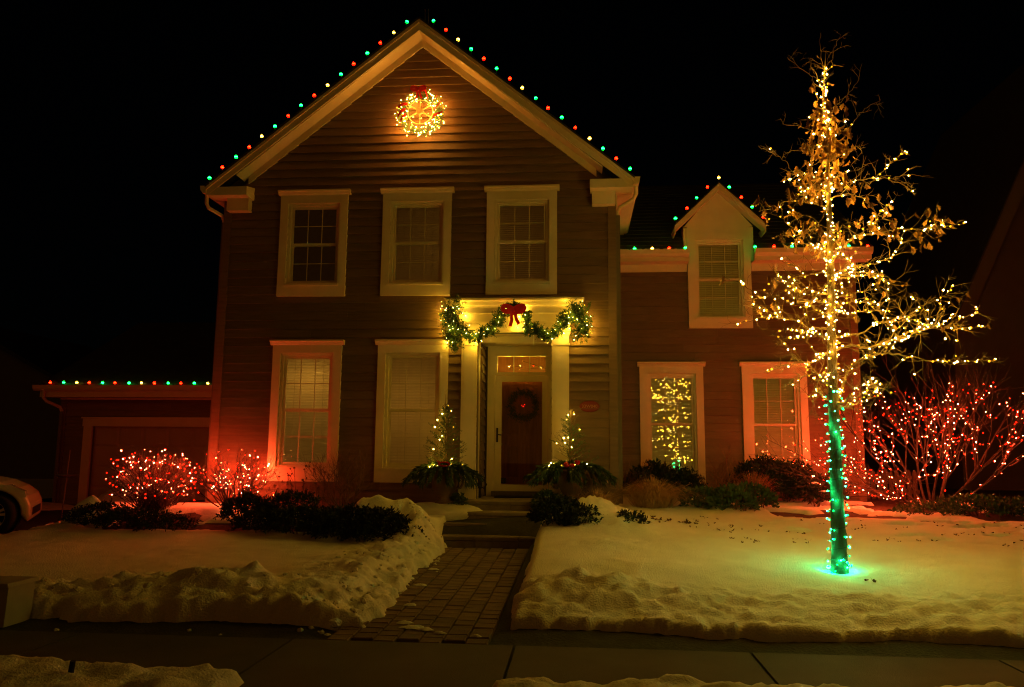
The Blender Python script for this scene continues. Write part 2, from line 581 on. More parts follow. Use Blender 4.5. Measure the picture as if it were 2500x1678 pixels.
def snow_z(x, y):
    x = np.asarray(x, float)
    y = np.asarray(y, float)
    n1 = fbm(x * 1.3, y * 1.3, 3, 4)
    n2 = fbm(x * 5.0, y * 5.0, 11, 4)
    n3 = fbm(x * 14.0, y * 14.0, 29, 3)
    c1 = fbm(x * 3.2, y * 4.2, 41, 5)
    clod = np.abs(c1 - .5) * 2.6
    lumps = fbm(x * 7.5, y * 8.5, 43, 3)
    ex = (fbm(y * 3.0, x * .3, 5, 5) - .5) * .36 + (n3 - .5) * .10       # raggedness of an edge
    ey = (fbm(x * 1.9, y * .3, 9, 5) - .5) * .36 + (n3 - .5) * .05
    t = 0.095 + (n1 - .5) * .06 + (n2 - .5) * .018
    left = sstep(-1.4, -1.9, x)
    # shovelled banks: left of the walk and along the pavement
    bank = left * sstep(-3.5, -2.35, x) * sstep(-1.7, -2.7, y)
    bank = np.maximum(bank, left * sstep(-5.25, -6.0, y) * sstep(-12, -9, x))
    big = mound(x, y, -3.35, -5.75, .95, .55, .27) + mound(x, y, -4.45, -5.95, .8, .45, .14) + mound(x, y, -2.4, -4.7, .45, 1.0, .15) \
        + mound(x, y, -6.3, -6.1, 1.2, .4, .11) + mound(x, y, -2.35, -3.1, .4, .55, .10)
    rough_l = np.clip(bank + big * 3, 0, 1)
    t = t + left * (bank * .04 + big * .72 + rough_l * (.10 * (c1 - .48) + .07 * (clod - .38) + .075 * (lumps - .5) + .075 * (n3 - .5)))
    # snow thrown over the shrubs on both sides of the steps and beside the garage
    heap = mound(x, y, -2.75, -1.72, .75, .42, .44) + mound(x, y, -2.2, -2.2, .36, .55, .32) + mound(x, y, -3.2, -1.7, .4, .3, .2) \
        + mound(x, y, -7.62, -1.5, .42, .34, .36) + mound(x, y, -6.85, -1.15, .3, .2, .12)
    t = t + heap * (.85 + .55 * (c1 - .4)) + np.clip(heap * 4, 0, 1) * (.09 * (lumps - .5) + .03 * (n3 - .5))
    right = 1 - left
    rm = mound(x, y, .15, -5.55, .85, .42, .22) + mound(x, y, 2.7, -5.75, 1.1, .25, .08) + mound(x, y, 4.6, -5.9, .9, .35, .13) \
        + mound(x, y, .35, -3.55, .5, .36, .13)
    hp = mound(x, y, .28, -1.95, .75, .5, .27) + mound(x, y, .40, -2.5, .7, .45, .15)
    rough = sstep(-5.1, -5.9, y)
    t = t + right * (rm * .85 * (.75 + .8 * (c1 - .4)) + hp * (.9 + 1.3 * (c1 - .45)) + np.clip(hp * 4 + rm * 3 + rough * .8, 0, 1) * (.12 * (lumps - .5) + .05 * (n3 - .5)) + rough * .06 * (clod - .3))
    # bare zones
    e_walk_l = np.interp(y, [-6.8, -1.7], [-1.72, -1.90]) - x + ex * left * .8
    e_walk_r = (x - WX1 - .11) + ex * .38
    inwalk = np.where(x < (WX0 + WX1) / 2, e_walk_l, e_walk_r)
    inwalk = np.where(y > -1.75, np.maximum(inwalk, -.2), inwalk)
    e_side = (y + 6.53) + ey * .85
    e_house = np.where(x > .66, 2.1 - y, np.where((x > -2.4) & (x < .1), -1.62 + 1.4 * (np.abs(x + 1.1) > .95) - y, -.05 - y))
    e = np.minimum(np.minimum(inwalk, e_side), e_house) + (n2 - .5) * .15 * (1 - .3 * right)
    # planting beds
    bed_l = np.minimum(np.minimum(x + 8.3, -3.3 - x), np.minimum(y + 1.95, .1 - y)) + (n1 - .5) * .5
    patch = sstep(.50, .60, fbm(x * 1.1 + 3, y * 1.7, 77, 4))
    patch = np.maximum(patch, np.clip(heap * 6, 0, 1))
    t = np.where(bed_l > 0, t * patch * .95 - .05 * (1 - patch), t)
    bed_r = np.minimum(np.minimum(x - 2.95, 9 - x), np.minimum(y + 1.22, 3.0 - y))
    t = np.where(bed_r > 0, t * patch * .8 - .06 * (1 - patch), t)
    thin = sstep(2.2, 4.0, x) * sstep(-3.2, -1.6, y) * sstep(-1.15, -1.35, y)
    t = t - thin * sstep(.56, .68, fbm(x * 2.4, y * 5.0, 55, 4)) * .2
    drive = np.minimum(DRIVE_X - x, y + 2.05 + (n1 - .5) * .6)
    e = np.minimum(e, -drive)
    t = t + sstep(.5, .1, -drive) * sstep(-.2, .1, -drive) * .10 * clod
    # the dish round the foot of the lit tree
    dtr = np.hypot(x - 2.73, y + 4.6)
    t = t - .03 * sstep(.3, .12, dtr)
    edge = sstep(-.01, .06 + .07 * left, e)
    z = base_z(x, y) + t * edge - .12 * (1 - edge)
    return z


sx = np.concatenate([np.arange(-13.0, -5.5, .05), np.arange(-5.5, 1.6, .032), np.arange(1.6, 9.2, .045)])
sy = np.concatenate([np.arange(-7.1, -5, .034), np.arange(-5, -1.4, .042), np.arange(-1.4, 2.4, .07)])
structure(grid_mesh('snow', sx, sy, snow_z, M['snow'], keep=lambda X, Y, Z: Z > base_z(X, Y) - .02))


def snow_far(x, y):
    return base_z(x, y) + .08 + (fbm(x * .8, y * .8, 3, 3) - .5) * .06


for x0, x1, y0, y1 in ((-60, -13.0, -7.0, -2.2), (9.2, 60, -6.8, 3.0), (-60, -13.0, 5, 40), (-13, 60, 9.5, 40)):
    structure(grid_mesh('snow', np.linspace(x0, x1, 40), np.linspace(y0, y1, 30), snow_far, M['snow']))


# snow on the strip between pavement and street, broken by the paver crossing
def strip_z(x, y):
    n1 = fbm(x * 1.6, y * 1.6, 61, 4)
    cl = np.abs(fbm(x * 4.5, y * 6, 62, 4) - .5) * 2
    n3 = fbm(x * 15, y * 15, 63, 3)
    t = .11 + (n1 - .5) * .12 + .07 * (cl - .3) + (fbm(x * 6, y * 7, 71, 3) - .5) * .05 + (n3 - .5) * .025
    ex = (fbm(x * 1.5, y * .2, 66, 4) - .5) * .22
    gap = np.maximum(-2.05 - x + (n1 - .5) * .25, x + .70 + (n1 - .5) * .25)
    e = np.minimum(np.minimum(-7.88 - y + ex * np.where(x < -1, .9, .7) - .09 * sstep(-3.0, -2.0, x) * (x < -1), y + 9.55), gap)
    ed = sstep(-.01, .16, e)
    return base_z(x, y) + t * ed - .14 * (1 - ed)


structure(grid_mesh('snow', np.arange(-9, 8, .034), np.arange(-9.75, -7.6, .034), strip_z, M['snow'], keep=lambda X, Y, Z: Z > base_z(X, Y) - .02))

# street beyond the strip, with its kerb
b = MB()
b.box(-150, 150, -18.5, -9.87, -.32, -.12)
structure(b.build('road', M['asphalt']))
b = MB()
b.prism([(-9.86, -.3), (-9.70, -.3), (-9.70, 0.02), (-9.83, 0.015), (-9.86, -.02)], 'x', -150, 150)
structure(b.build('kerb', M['concrete']))

# pavement: slabs with open joints
side = structure(MB().box(-60, 60, -8.22, -6.9, -.10, -.035).build('sidewalk', M['joint']))
jx = [-11.3, -9.5, -7.7, -5.9, -4.1, -2.3, -.505, 1.31, 3.12, 4.93, 6.74, 8.5, 10.3]
for i in range(len(jx) - 1):
    b = MB()
    x0, x1 = jx[i] + .012, jx[i + 1] - .012
    b.prism([(-8.2, -.06), (-6.9, -.06), (-6.9, -.012), (-6.915, 0.0), (-8.185, 0.0), (-8.2, -.012)], 'x', x0, x1)
    b.build('slab', M['concrete'], side)
for x0, x1 in ((-60, jx[0] - .012), (jx[-1] + .012, 60)):
    MB().box(x0, x1, -8.2, -6.9, -.06, 0).build('slab', M['concrete'], side)


# paver walk and the paver crossing in the strip
def paver_variants(w, l, n=4):
    out = []
    for k in range(n):
        b = MB()
        c = .008
        h = [random.uniform(-.003, .004) for _ in range(4)]
        x, y = w / 2, l / 2
        b.add([(-x, -y, -.05), (x, -y, -.05), (x, y, -.05), (-x, y, -.05),
               (-x, -y, -c), (x, -y, -c), (x, y, -c), (-x, y, -c),
               (-x + c, -y + c, h[0]), (x - c, -y + c, h[1]), (x - c, y - c, h[2]), (-x + c, y - c, h[3])],
              [(0, 1, 5, 4), (1, 2, 6, 5), (2, 3, 7, 6), (3, 0, 4, 7), (4, 5, 9, 8), (5, 6, 10, 9), (6, 7, 11, 10), (7, 4, 8, 11), (8, 9, 10, 11)])
        out.append(b.mesh('paver', M['paver']))
    return out


walk = structure(MB().add([(WX0 - .05, -6.9, -.045), (WX1 + .05, -6.9, -.045), (WX1 + .05, -1.58, .055), (WX0 - .05, -1.58, .055)], [(0, 1, 2, 3)]).build('walkway', M['joint']))
ncol = 7
pw = (WX1 - WX0) / ncol
PV = paver_variants(pw - .012, .158)
ptilt = math.atan2(.10, 5.3)
row = 0
y = -6.81
PVS = paver_variants(pw - .012, .075)
while y < -1.6:
    for c in range(ncol):
        off = .085 if c % 2 else 0
        yy = y + off
        if yy > -1.69:
            continue
        link('paver', random.choice(PV), walk, (WX0 + (c + .5) * pw, yy, float(walk_z(yy)) + random.uniform(-.004, .004)),
             (ptilt + random.uniform(-.008, .008), random.uniform(-.01, .01), random.uniform(-.012, .012)))
    y += .17
cross = structure(MB().box(-2.25, -.55, -9.68, -8.23, -.10, -.045).build('crossing_strip', M['joint']))
for i in range(8):
    for j in range(8):
        link('paver', random.choice(PV), cross, (-2.17 + (i + .5) * .2, -8.33 - j * .17 - (.085 if i % 2 else 0), random.uniform(-.006, .004)), (0, 0, random.uniform(-.015, .015)))

# driveway
structure(grid_mesh('driveway', np.linspace(-40, -8.4, 40), np.linspace(-2.2, 3.98, 24), lambda X, Y: base_z(X, Y) + .02, M['asphalt']))
structure(grid_mesh('driveway', np.linspace(-8.4, -6.55, 8), np.linspace(.6, 3.98, 14), lambda X, Y: np.maximum(base_z(np.full_like(X, -9), Y), base_z(X, Y)) + .02, M['asphalt']))


# ------------------------------------------------------------------ house
house = thing('house', 'two storey taupe clapboard house with cream trim, lit porch and string lights on its gable', 'house', (-2.8, 0, .5))
HL, HR, DEP = -6.424, .6625, 9.0
AX, AZ, SL, HW = -2.83, 9.22, .806, 3.78
EZ = AZ - HW * SL                                     # top of roof at the eave tips


def board_mesh(x0b, x1b, x0t, x1t, z0, z1, yp, thick=.042):
    yb = yp + .012
    return MB().add([(x0b, yp - thick, z0), (x1b, yp - thick, z0), (x1t, yp - .005, z1), (x0t, yp - .005, z1),
                     (x0b, yb, z0), (x1b, yb, z0), (x1t, yb, z1), (x0t, yb, z1)],
                    [(0, 1, 2, 3), (5, 4, 7, 6), (0, 4, 5, 1), (3, 2, 6, 7), (0, 3, 7, 4), (1, 5, 6, 2)])


def clad(wall, xl, xr, z0, z1, yp, holes, ex=.155):
    """one clapboard object per run of a course, stopping at openings; xl and xr are functions of height"""
    z = z0
    while z < z1 - .02:
        zt = min(z + ex, z1)
        a, bb = xl(z), xr(z)
        segs = [(a, bb)]
        for (h0, h1, g0, g1) in holes:
            if zt > g0 + .002 and z < g1 - .002:
                new = []
                for s0, s1 in segs:
                    if h1 <= s0 or h0 >= s1:
                        new.append((s0, s1))
                        continue
                    if h0 > s0:
                        new.append((s0, h0))
                    if h1 < s1:
                        new.append((h1, s1))
                segs = new
        for s0, s1 in segs:
            if s1 - s0 < .03:
                continue
            t0 = xl(zt) if abs(s0 - a) < 1e-6 else s0
            t1 = xr(zt) if abs(s1 - bb) < 1e-6 else s1
            if t1 - t0 < .01:
                t0 = t1 = (t0 + t1) / 2
            # long runs are two boards butted together
            if s1 - s0 > 1.6 and abs(s0 - t0) + abs(s1 - t1) < .01:
                j = s0 + (s1 - s0) * random.uniform(.25, .75)
                board_mesh(s0, j - .0015, t0, j - .0015, z, zt + .008, yp).build('clapboard', M['siding'], wall)
                board_mesh(j + .0015, s1, j + .0015, t1, z + random.uniform(-.002, .002), zt + .008, yp).build('clapboard', M['siding'], wall)
            else:
                board_mesh(s0, s1, t0, t1, z, zt + .008, yp).build('clapboard', M['siding'], wall)
        z = zt


def sheath(name, x0, x1, z0, z1, y, holes, extra=None):
    """flat sheathing behind the boards, cut round the openings"""
    xs = sorted({x0, x1} | {h for ho in holes for h in ho[:2]})
    zs = sorted({z0, z1} | {h for ho in holes for h in ho[2:]})
    b = MB()
    for i in range(len(xs) - 1):
        for k in range(len(zs) - 1):
            mx, mz = (xs[i] + xs[i + 1]) / 2, (zs[k] + zs[k + 1]) / 2
            if any(h[0] < mx < h[1] and h[2] < mz < h[3] for h in holes):
                continue
            b.box(xs[i], xs[i + 1], y, y + .1, zs[k], zs[k + 1])
    if extra:
        b.prism(extra, 'y', y, y + .1)
    return b.build(name, M['sheath'], house)


W_ = 1.238
CS, FR, ST = .14, .045, .045                          # casing, frame, stile widths


def hole_of(x0, zb, zt, apron, head):
    return (x0 + CS, x0 + W_ - CS, zb + apron, zt - head)


def window(x0, zb, zt, yp, apron=.22, head=.15, crown=True, blind=None, tilt_up=0.0, tilt_lo=0.0, swing_up=0.0, swing_lo=0.0):
    """double-hung window, six panes over six; the casing is the window, frame, sashes and panes its pieces"""
    x1 = x0 + W_
    h = hole_of(x0, zb, zt, apron, head)
    f = yp - .068
    bk = yp + .012
    b = MB()
    b.box(x0, h[0], f, bk, zb + apron, zt - head)
    b.box(h[1], x1, f, bk, zb + apron, zt - head)
    b.box(x0 - .002, x1 + .002, f - .003, bk, zt - head, zt)
    b.box(x0 - .002, x1 + .002, f - .003, bk, zb, zb + apron)
    if crown:
        b.prism([(f - .003, zt), (bk, zt), (bk, zt + .085), (f - .065, zt + .085), (f - .065, zt + .06), (f - .035, zt + .045), (f - .02, zt + .012)], 'x', x0 - .045, x1 + .045)
    b.box(h[0] - .02, h[1] + .02, f - .03, yp + .05, h[2] - .028, h[2] + .012)      # sill nose
    win = b.build('window', M['trim'], house)
    b = MB()
    yo, yi = yp - .02, yp + .13
    b.box(h[0], h[0] + FR, yo, yi, h[2] + .012, h[3])
    b.box(h[1] - FR, h[1], yo, yi, h[2] + .012, h[3])
    b.box(h[0] + FR, h[1] - FR, yo, yi, h[3] - FR, h[3])
    b.box(h[0] + FR, h[1] - FR, yo, yi, h[2] + .012, h[2] + FR)
    b.build('frame', M['trim'], win)
    sx0, sx1, sz0, sz1 = h[0] + FR, h[1] - FR, h[2] + FR, h[3] - FR
    mid = (sz0 + sz1) / 2
    for (z0, z1, ys, tl, sw) in ((mid - .02, sz1, yp + .02, tilt_up, swing_up), (sz0, mid + .02, yp + .055, tilt_lo, swing_lo)):
        b = MB()
        b.box(sx0, sx0 + ST, ys, ys + .03, z0, z1)
        b.box(sx1 - ST, sx1, ys, ys + .03, z0, z1)
        b.box(sx0 + ST, sx1 - ST, ys, ys + .03, z0, z0 + ST)
        b.box(sx0 + ST, sx1 - ST, ys, ys + .03, z1 - ST, z1)
        gx0, gx1, gz0, gz1 = sx0 + ST, sx1 - ST, z0 + ST, z1 - ST
        for k in (1, 2):
            xm = gx0 + (gx1 - gx0) * k / 3
            b.box(xm - .0065, xm + .0065, ys + .010, ys + .022, gz0, gz1)
        zm = (gz0 + gz1) / 2
        for k in range(3):
            xa, xb = gx0 + (gx1 - gx0) * k / 3 + (.008 if k else 0), gx0 + (gx1 - gx0) * (k + 1) / 3 - (.008 if k < 2 else 0)
            b.box(xa, xb, ys + .011, ys + .021, zm - .0065, zm + .0065)
        b.build('sash', M['trim'], win)
        for k in range(3):
            for r in range(2):
                xa, xb = gx0 + (gx1 - gx0) * k / 3, gx0 + (gx1 - gx0) * (k + 1) / 3
                za, zb_ = gz0 + (gz1 - gz0) * r / 2, gz0 + (gz1 - gz0) * (r + 1) / 2
                yc = ys + .016
                fy = lambda x, z: yc + math.tan(tl) * (z - zm) * .5 + math.tan(sw) * (x - (gx0 + gx1) / 2) * .5
                MB().add([(xa, fy(xa, za), za), (xb, fy(xb, za), za), (xb, fy(xb, zb_), zb_), (xa, fy(xa, zb_), zb_)], [(0, 1, 2, 3)]).build('pane', M['glass'], win)
    if blind:
        label, tilt, seed = blind
        rng = random.Random(seed)
        bl = thing('window_blind', label, 'blind', ((sx0 + sx1) / 2, yp + .18, sz1), 'slatted blinds inside the windows')
        MB().box(sx0 - .01, sx1 + .01, yp + .10, yp + .155, sz1 - .01, sz1 + .035).build('headrail', M['blind'], bl)
        w = sx1 - sx0
        n = 40
        pitch = (sz1 - sz0) / n
        s = MB()
        hw = pitch * .56
        s.add([(-w / 2, -.0, -hw), (w / 2, 0, -hw), (w / 2, .004, 0), (-w / 2, .004, 0), (w / 2, 0, hw), (-w / 2, 0, hw)], [(0, 1, 2, 3), (3, 2, 4, 5)])
        sm = s.mesh('slat', M['blind'])
        for i in range(n):
            link('slat', sm, bl, ((sx0 + sx1) / 2, yp + .112, sz1 - (i + .5) * pitch), (-(1.57 - tilt) + rng.uniform(-.05, .05), rng.uniform(-.003, .003), 0))
        cb = MB()
        for k in (-.3, .3):
            cb.box((sx0 + sx1) / 2 + k * w - .004, (sx0 + sx1) / 2 + k * w + .004, yp + .102, yp + .103, sz0, sz1)
        cb.build('ladder_tape', M['blind'], bl)
    return win


UX = (-5.3535, -3.4702, -1.6002)
LX = (-5.365, -3.478)
UB, UT, LB, LT = 4.197, 6.058, .956, 3.322
PX0, PX1 = -1.72, -.44                                # the porch recess
RECZ = 3.53
holes = [hole_of(x, UB, UT, .213, .153) for x in UX] + [hole_of(x, LB, LT, .233, .14) for x in LX] + [(PX0, PX1, .3, RECZ)]
ewz = AZ - .36


def main_l(z):
    return max(HL + .14, AX - (AZ - .32 - z) / SL)


def main_r(z):
    return min(HR - .14, AX + (AZ - .32 - z) / SL)


wall = sheath('wall', HL + .02, HR - .02, .2, 5.9, .014, holes,
              [(HL + .02, 5.9), (HR - .02, 5.9), (HR - .02, AZ - .25 - (HR - AX) * SL + .1), (AX, AZ - .2), (HL + .02, AZ - .25 - (HR - AX) * SL + .1)])
clad(wall, main_l, main_r, .36, AZ - .33, 0.0, holes)
b = MB()
b.box(HL, HL + .14, -.046, .02, .3, 5.98)
b.box(HL, HL + .02, .02, .14, .3, 5.98)
b.build('corner_board', M['siding'], house)
b = MB()
b.box(HR - .14, HR, -.046, .02, .3, 5.98)
b.box(HR - .02, HR, .02, .14, .3, 5.98)
b.build('corner_board', M['siding'], house)
b = MB()
b.box(HL, HR, -.005, .5, .0, .35)
b.build('foundation', M['concrete'], house)
# side and back walls
b = MB()
b.box(HL + .01, HL + .11, .14, DEP, .1, 6.1)
b.box(HR - .11, HR - .01, .14, DEP, .1, 6.1)
b.prism([(HL + .01, .1), (HR - .01, .1), (HR - .01, 6.1), (AX, AZ - .2), (HL + .01, 6.1)], 'y', DEP - .1, DEP)
b.box(HL + .11, HR - .11, 2.6, 2.65, .3, 6.2)          # the rooms' back wall
b.box(HL + .11, HR - .11, .2, 2.6, 3.78, 3.9)          # floor between the storeys
b.box(-4.0, -3.9, .2, 2.6, 3.9, 6.2)
b.build('side_wall', M['sheath'], house)

# upper windows
window(UX[0], UB, UT, 0, .213, .153, blind=None)
window(UX[1], UB, UT, 0, .213, .153, blind=('cream slatted blind behind the middle upper window under the gable wreath', 1.30, 2))
window(UX[2], UB, UT, 0, .213, .153, blind=('cream slatted blind behind the upper window above the porch bow', 1.42, 3))
window(LX[0], LB, LT, 0, .233, .14, blind=('cream slatted blind with light glowing through, in the window behind the seed heads', 1.12, 4))
window(LX[1], LB, LT, 0, .233, .14, blind=('cream slatted blind in the lower window beside the porch column', 1.38, 5))

# roof of the main block
for sgn in (-1, 1):
    X = lambda d: AX + sgn * d
    zr = lambda d: AZ - d * SL
    b = MB()
    b.prism([(X(0), AZ), (X(HW + .02), zr(HW + .02)), (X(HW + .02), zr(HW + .02) - .028), (X(0), AZ - .028)], 'y', -.415, DEP + .3)
    n = 30
    for k in range(n):                                 # shingle courses
        d0, d1 = HW * k / n, HW * (k + 1) / n + .02
        b.add([(X(d0), -.42, zr(d0) + .004), (X(d0), DEP + .3, zr(d0) + .004), (X(d1), DEP + .3, zr(d1) + .013), (X(d1), -.42, zr(d1) + .013), (X(d1), -.42, zr(d1) + .002), (X(d1), DEP + .3, zr(d1) + .002)],
              [(0, 1, 2, 3), (3, 2, 5, 4)])
    b.build('roof', M['shingle'], house)
    b = MB()
    b.prism([(X(0), AZ - .029), (X(HW), zr(HW) - .029), (X(HW), zr(HW) - .20), (X(0), AZ - .236)], 'y', -.38, -.35)
    b.prism([(X(0), AZ - .030), (X(HW + .01), zr(HW + .01) - .030), (X(HW + .01), zr(HW + .01) - .085), (X(0), AZ - .10)], 'y', -.408, -.38)
    b.build('rake_board', M['trim'], house)
    dn = HW - .62
    b = MB()
    b.prism([(X(0), AZ - .215), (X(dn + .1), zr(dn + .1) - .215), (X(dn + .1), zr(dn + .1) - .235), (X(0), AZ - .235)], 'y', -.35, .0)
    b.build('soffit', M['trim'], house)
    b = MB()
    b.prism([(X(0), AZ - .236), (X(dn), zr(dn) - .236), (X(dn), zr(dn) - .375), (X(0), AZ - .375)], 'y', -.058, .012)
    b.build('rake_frieze', M['trim'], house)
    # eave return
    xo, xi = X(HW - .02), X(HW - .735)
    xa, xb = min(xo, xi), max(xo, xi)
    b = MB()
    b.box(xa, xb, -.37, -.02, 5.985, 6.14)
    b.box(min(X(HW - .30), X(HW - .70)), max(X(HW - .30), X(HW - .70)), -.19, -.02, 5.755, 5.985)
    b.prism([(-.37, 6.14), (-.02, 6.14), (-.02, 6.22)], 'x', xa, xb)
    b.build('eave_return', M['trim'], house)
    # boxed eave running back along the side
    xe = X(HW)
    xw = HL if sgn < 0 else HR
    b = MB()
    b.box(min(xw, xe), max(xw, xe), -.02, DEP, 5.98, 6.0)
    b.box(min(xe, xe - sgn * .025), max(xe, xe - sgn * .025), -.34, DEP, 6.0, 6.15)
    b.box(min(xw, xw + sgn * .03), max(xw, xw + sgn * .03), 0.02, DEP, 5.75, 5.98)
    b.build('eave_soffit', M['trim'], house)
    b = MB()
    g = [(0, 6.155), (0, 6.02), (.06, 6.02), (.10, 6.07), (.115, 6.155), (.10, 6.155), (.085, 6.08), (.055, 6.035), (.012, 6.035), (.012, 6.155)]
    b.prism([(xe + sgn * p, z) for p, z in g], 'y', -.40, DEP)
    b.prism([(xe + sgn * p, z) for p, z in g[:5]], 'y', -.405, -.40)
    b.build('gutter', M['trim'], house)
b = MB()
b.tube([(-6.66, -.25, 6.03), (-6.66, -.25, 5.88), (-6.63, -.22, 5.80), (-6.48, .0, 5.72), (-6.46, .06, 5.62)], [.035] * 5, 8)
b.build('downspout_elbow', M['trim'], house)
MB().box(-6.50, -6.43, .05, .13, .35, 5.62).build('downspout', M['downspout'], house)
b = MB()
b.tube([(1.0, -.28, 6.03), (1.0, -.27, 5.90), (.96, -.22, 5.82), (.74, -.02, 5.74), (.70, .02, 5.66), (.70, .03, 5.6)], [.036] * 6, 8)
b.build('downspout_elbow', M['trim'], house)
MB().box(.665, .735, -.01, .07, .55, 5.6).build('downspout', M['downspout'], house)
# vent stack rods on the ridge
b = MB()
for dx in (-.035, .03):
    b.tube([(AX + .02 + dx, .25, AZ - .02), (AX + dx, .25, AZ + .55)], .006, 5)
b.tube([(AX - .035, .25, AZ + .1), (AX + .05, .25, AZ + .1)], .005, 5)
b.build('lightning_rod', M['downspout'], house)

# entrance porch: columns, entablature, recess, door
def column(x0, x1):
    b = MB()
    y0, y1 = -.10, .42
    b.box(x0, x1, y0, y1, .70, 3.55)
    b.box(x0 + .045, x1 - .045, y0 - .012, y0, 1.55, 3.22)      # raised field
    b.box(x0 + .045, x1 - .045, y0 - .012, y0, .98, 1.45)
    b.box(x0 - .012, x1 + .012, y0 - .02, y1, .70, .86)
    b.box(x0 - .015, x1 + .015, y0 - .02, y1, 3.30, 3.335)
    b.box(x0 - .02, x1 + .02, y0 - .028, y1, 3.48, 3.532)
    b.build('column', M['trim'], house)


column(-2.0, -1.735)
column(-.445, -.155)
b = MB()
b.box(-2.03, -.13, -.135, .4, 3.533, 3.70)
b.box(-2.05, -.11, -.155, .02, 3.70, 3.845)
b.box(-2.10, -.06, -.19, .02, 3.845, 3.94)
b.prism([(-.19, 3.94), (.0, 3.94), (.0, 4.085), (-.31, 4.085), (-.31, 4.055), (-.275, 4.03), (-.24, 3.98), (-.20, 3.965)], 'x', -2.26, .09)
b.build('entablature', M['trim'], house)
b = MB()
b.box(-2.28, .11, -.33, .0, 4.087, 4.105)
b.build('porch_cap', M['downspout'], house)
b = MB()
b.box(PX0 - .02, PX1 + .02, .4, 1.05, 3.42, 3.533)
b.box(PX0 + .25, PX1 - .3, .45, .49, 3.409, 3.42)
b.build('porch_ceiling', M['trim'], house)
YD = .95
lw = sheath('porch_wall', PX0 - .3, PX1 + .3, .6, 3.5, YD + .02, [(-1.52, -.55, .6, 3.3)])
b = MB()
for side_x, face in ((PX0 - .005, 1), (PX1 + .005, -1)):
    z = .72
    while z < 3.4:
        xo = side_x
        c = MB()
        x_f, x_t = xo + face * .036, xo + face * .005
        xb = xo - face * .012
        zt = min(z + .163, 3.42)
        c.add([(x_f, .43, z), (x_f, YD - .02, z), (x_t, YD - .02, zt), (x_t, .43, zt), (xb, .43, z), (xb, YD - .02, z), (xb, YD - .02, zt), (xb, .43, zt)],
              [(0, 1, 2, 3), (5, 4, 7, 6), (0, 4, 5, 1), (3, 2, 6, 7), (0, 3, 7, 4), (1, 5, 6, 2)])
        c.build('clapboard', M['siding'], lw)
        z += .155
# door frame and transom
b = MB()
fy0, fy1 = YD - .05, YD + .03
b.box(-1.66, -1.525, fy0, fy1, .66, 3.42)
b.box(-.548, -.42, fy0, fy1, .66, 3.42)
b.box(-1.525, -.548, fy0, fy1, 3.235, 3.42)
b.box(-1.525, -.548, fy0, fy1, 2.885, 2.935)
b.box(-1.525, -1.48, fy0 + .02, fy1, 2.935, 3.235)
b.box(-.595, -.548, fy0 + .02, fy1, 2.935, 3.235)
b.build('door_frame', M['trim'], house)
tr = MB()
for k in (1, 2):
    xm = -1.48 + (.885) * k / 3
    tr.box(xm - .009, xm + .009, YD - .015, YD + .01, 2.935, 3.235)
trn = tr.build('transom', M['trim'], house)
for k in range(3):
    xa, xb = -1.48 + .885 * k / 3, -1.48 + .885 * (k + 1) / 3
    MB().add([(xa, YD, 2.935), (xb, YD, 2.935), (xb, YD + .004 * k, 3.235), (xa, YD + .004 * k, 3.235)], [(0, 1, 2, 3)]).build('pane', M['glass'], trn)
# storm door
b = MB()
dx0, dx1, dz0, dz1 = -1.518, -.556, .79, 2.875
b.box(dx0, -1.405, YD - .04, YD - .005, dz0, dz1)
b.box(-.645, dx1, YD - .04, YD - .005, dz0, dz1)
b.box(-1.405, -.645, YD - .04, YD - .005, 2.765, dz1)
b.box(-1.405, -.645, YD - .04, YD - .005, dz0, .905)
for (x0, x1, z0, z1) in ((-1.415, -1.395, .9, 2.77), (-.655, -.635, .9, 2.77)):
    b.box(x0, x1, YD - .046, YD - .04, z0, z1)
sd = b.build('storm_door', M['trim'], house)
MB().add([(-1.405, YD - .02, .905), (-.645, YD - .02, .905), (-.645, YD - .02, 2.765), (-1.405, YD - .02, 2.765)], [(0, 1, 2, 3)]).build('pane', M['glass'], sd)
b = MB()
b.box(-1.49, -1.455, YD - .052, YD - .04, 1.66, 1.92)
b.tube([(-1.472, YD - .05, 1.80), (-1.472, YD - .10, 1.80), (-1.39, YD - .105, 1.79)], .012, 6)
b.build('handle', M['metal'], sd)
# wooden entrance door behind the storm door: stiles, rails and six panels
b = MB()
ex0, ex1, ez0, ez1, ey = -1.45, -.60, .80, 2.84, YD + .055
b.box(ex0, ex1, ey + .02, ey + .05, ez0, ez1)
for (x0, x1, z0, z1) in ((ex0, ex0 + .12, ez0, ez1), (ex1 - .12, ex1, ez0, ez1), (-1.075, -.975, ez0, ez1), (ex0 + .12, ex1 - .12, ez0, ez0 + .2), (ex0 + .12, ex1 - .12, ez1 - .12, ez1),
                         (ex0 + .12, ex1 - .12, 1.62, 1.78), (ex0 + .12, ex1 - .12, 2.36, 2.46)):
    b.box(x0, x1, ey + (0 if x1 - x0 < .13 else .002), ey + .02, z0, z1)
fd = b.build('front_door', M['door'], house)
for xa, xb in ((ex0 + .15, -1.10), (-.95, ex1 - .15)):
    for za, zb in ((1.03, 1.59), (1.81, 2.33), (2.49, 2.69)):
        MB().add([(xa, ey + .02, za), (xb, ey + .02, za), (xb, ey + .02, zb), (xa, ey + .02, zb), (xa + .03, ey + .006, za + .03), (xb - .03, ey + .006, za + .03), (xb - .03, ey + .006, zb - .03), (xa + .03, ey + .006, zb - .03)],
                 [(0, 1, 5, 4), (1, 2, 6, 5), (2, 3, 7, 6), (3, 0, 4, 7), (4, 5, 6, 7)]).build('panel', M['door'], fd)
b = MB()
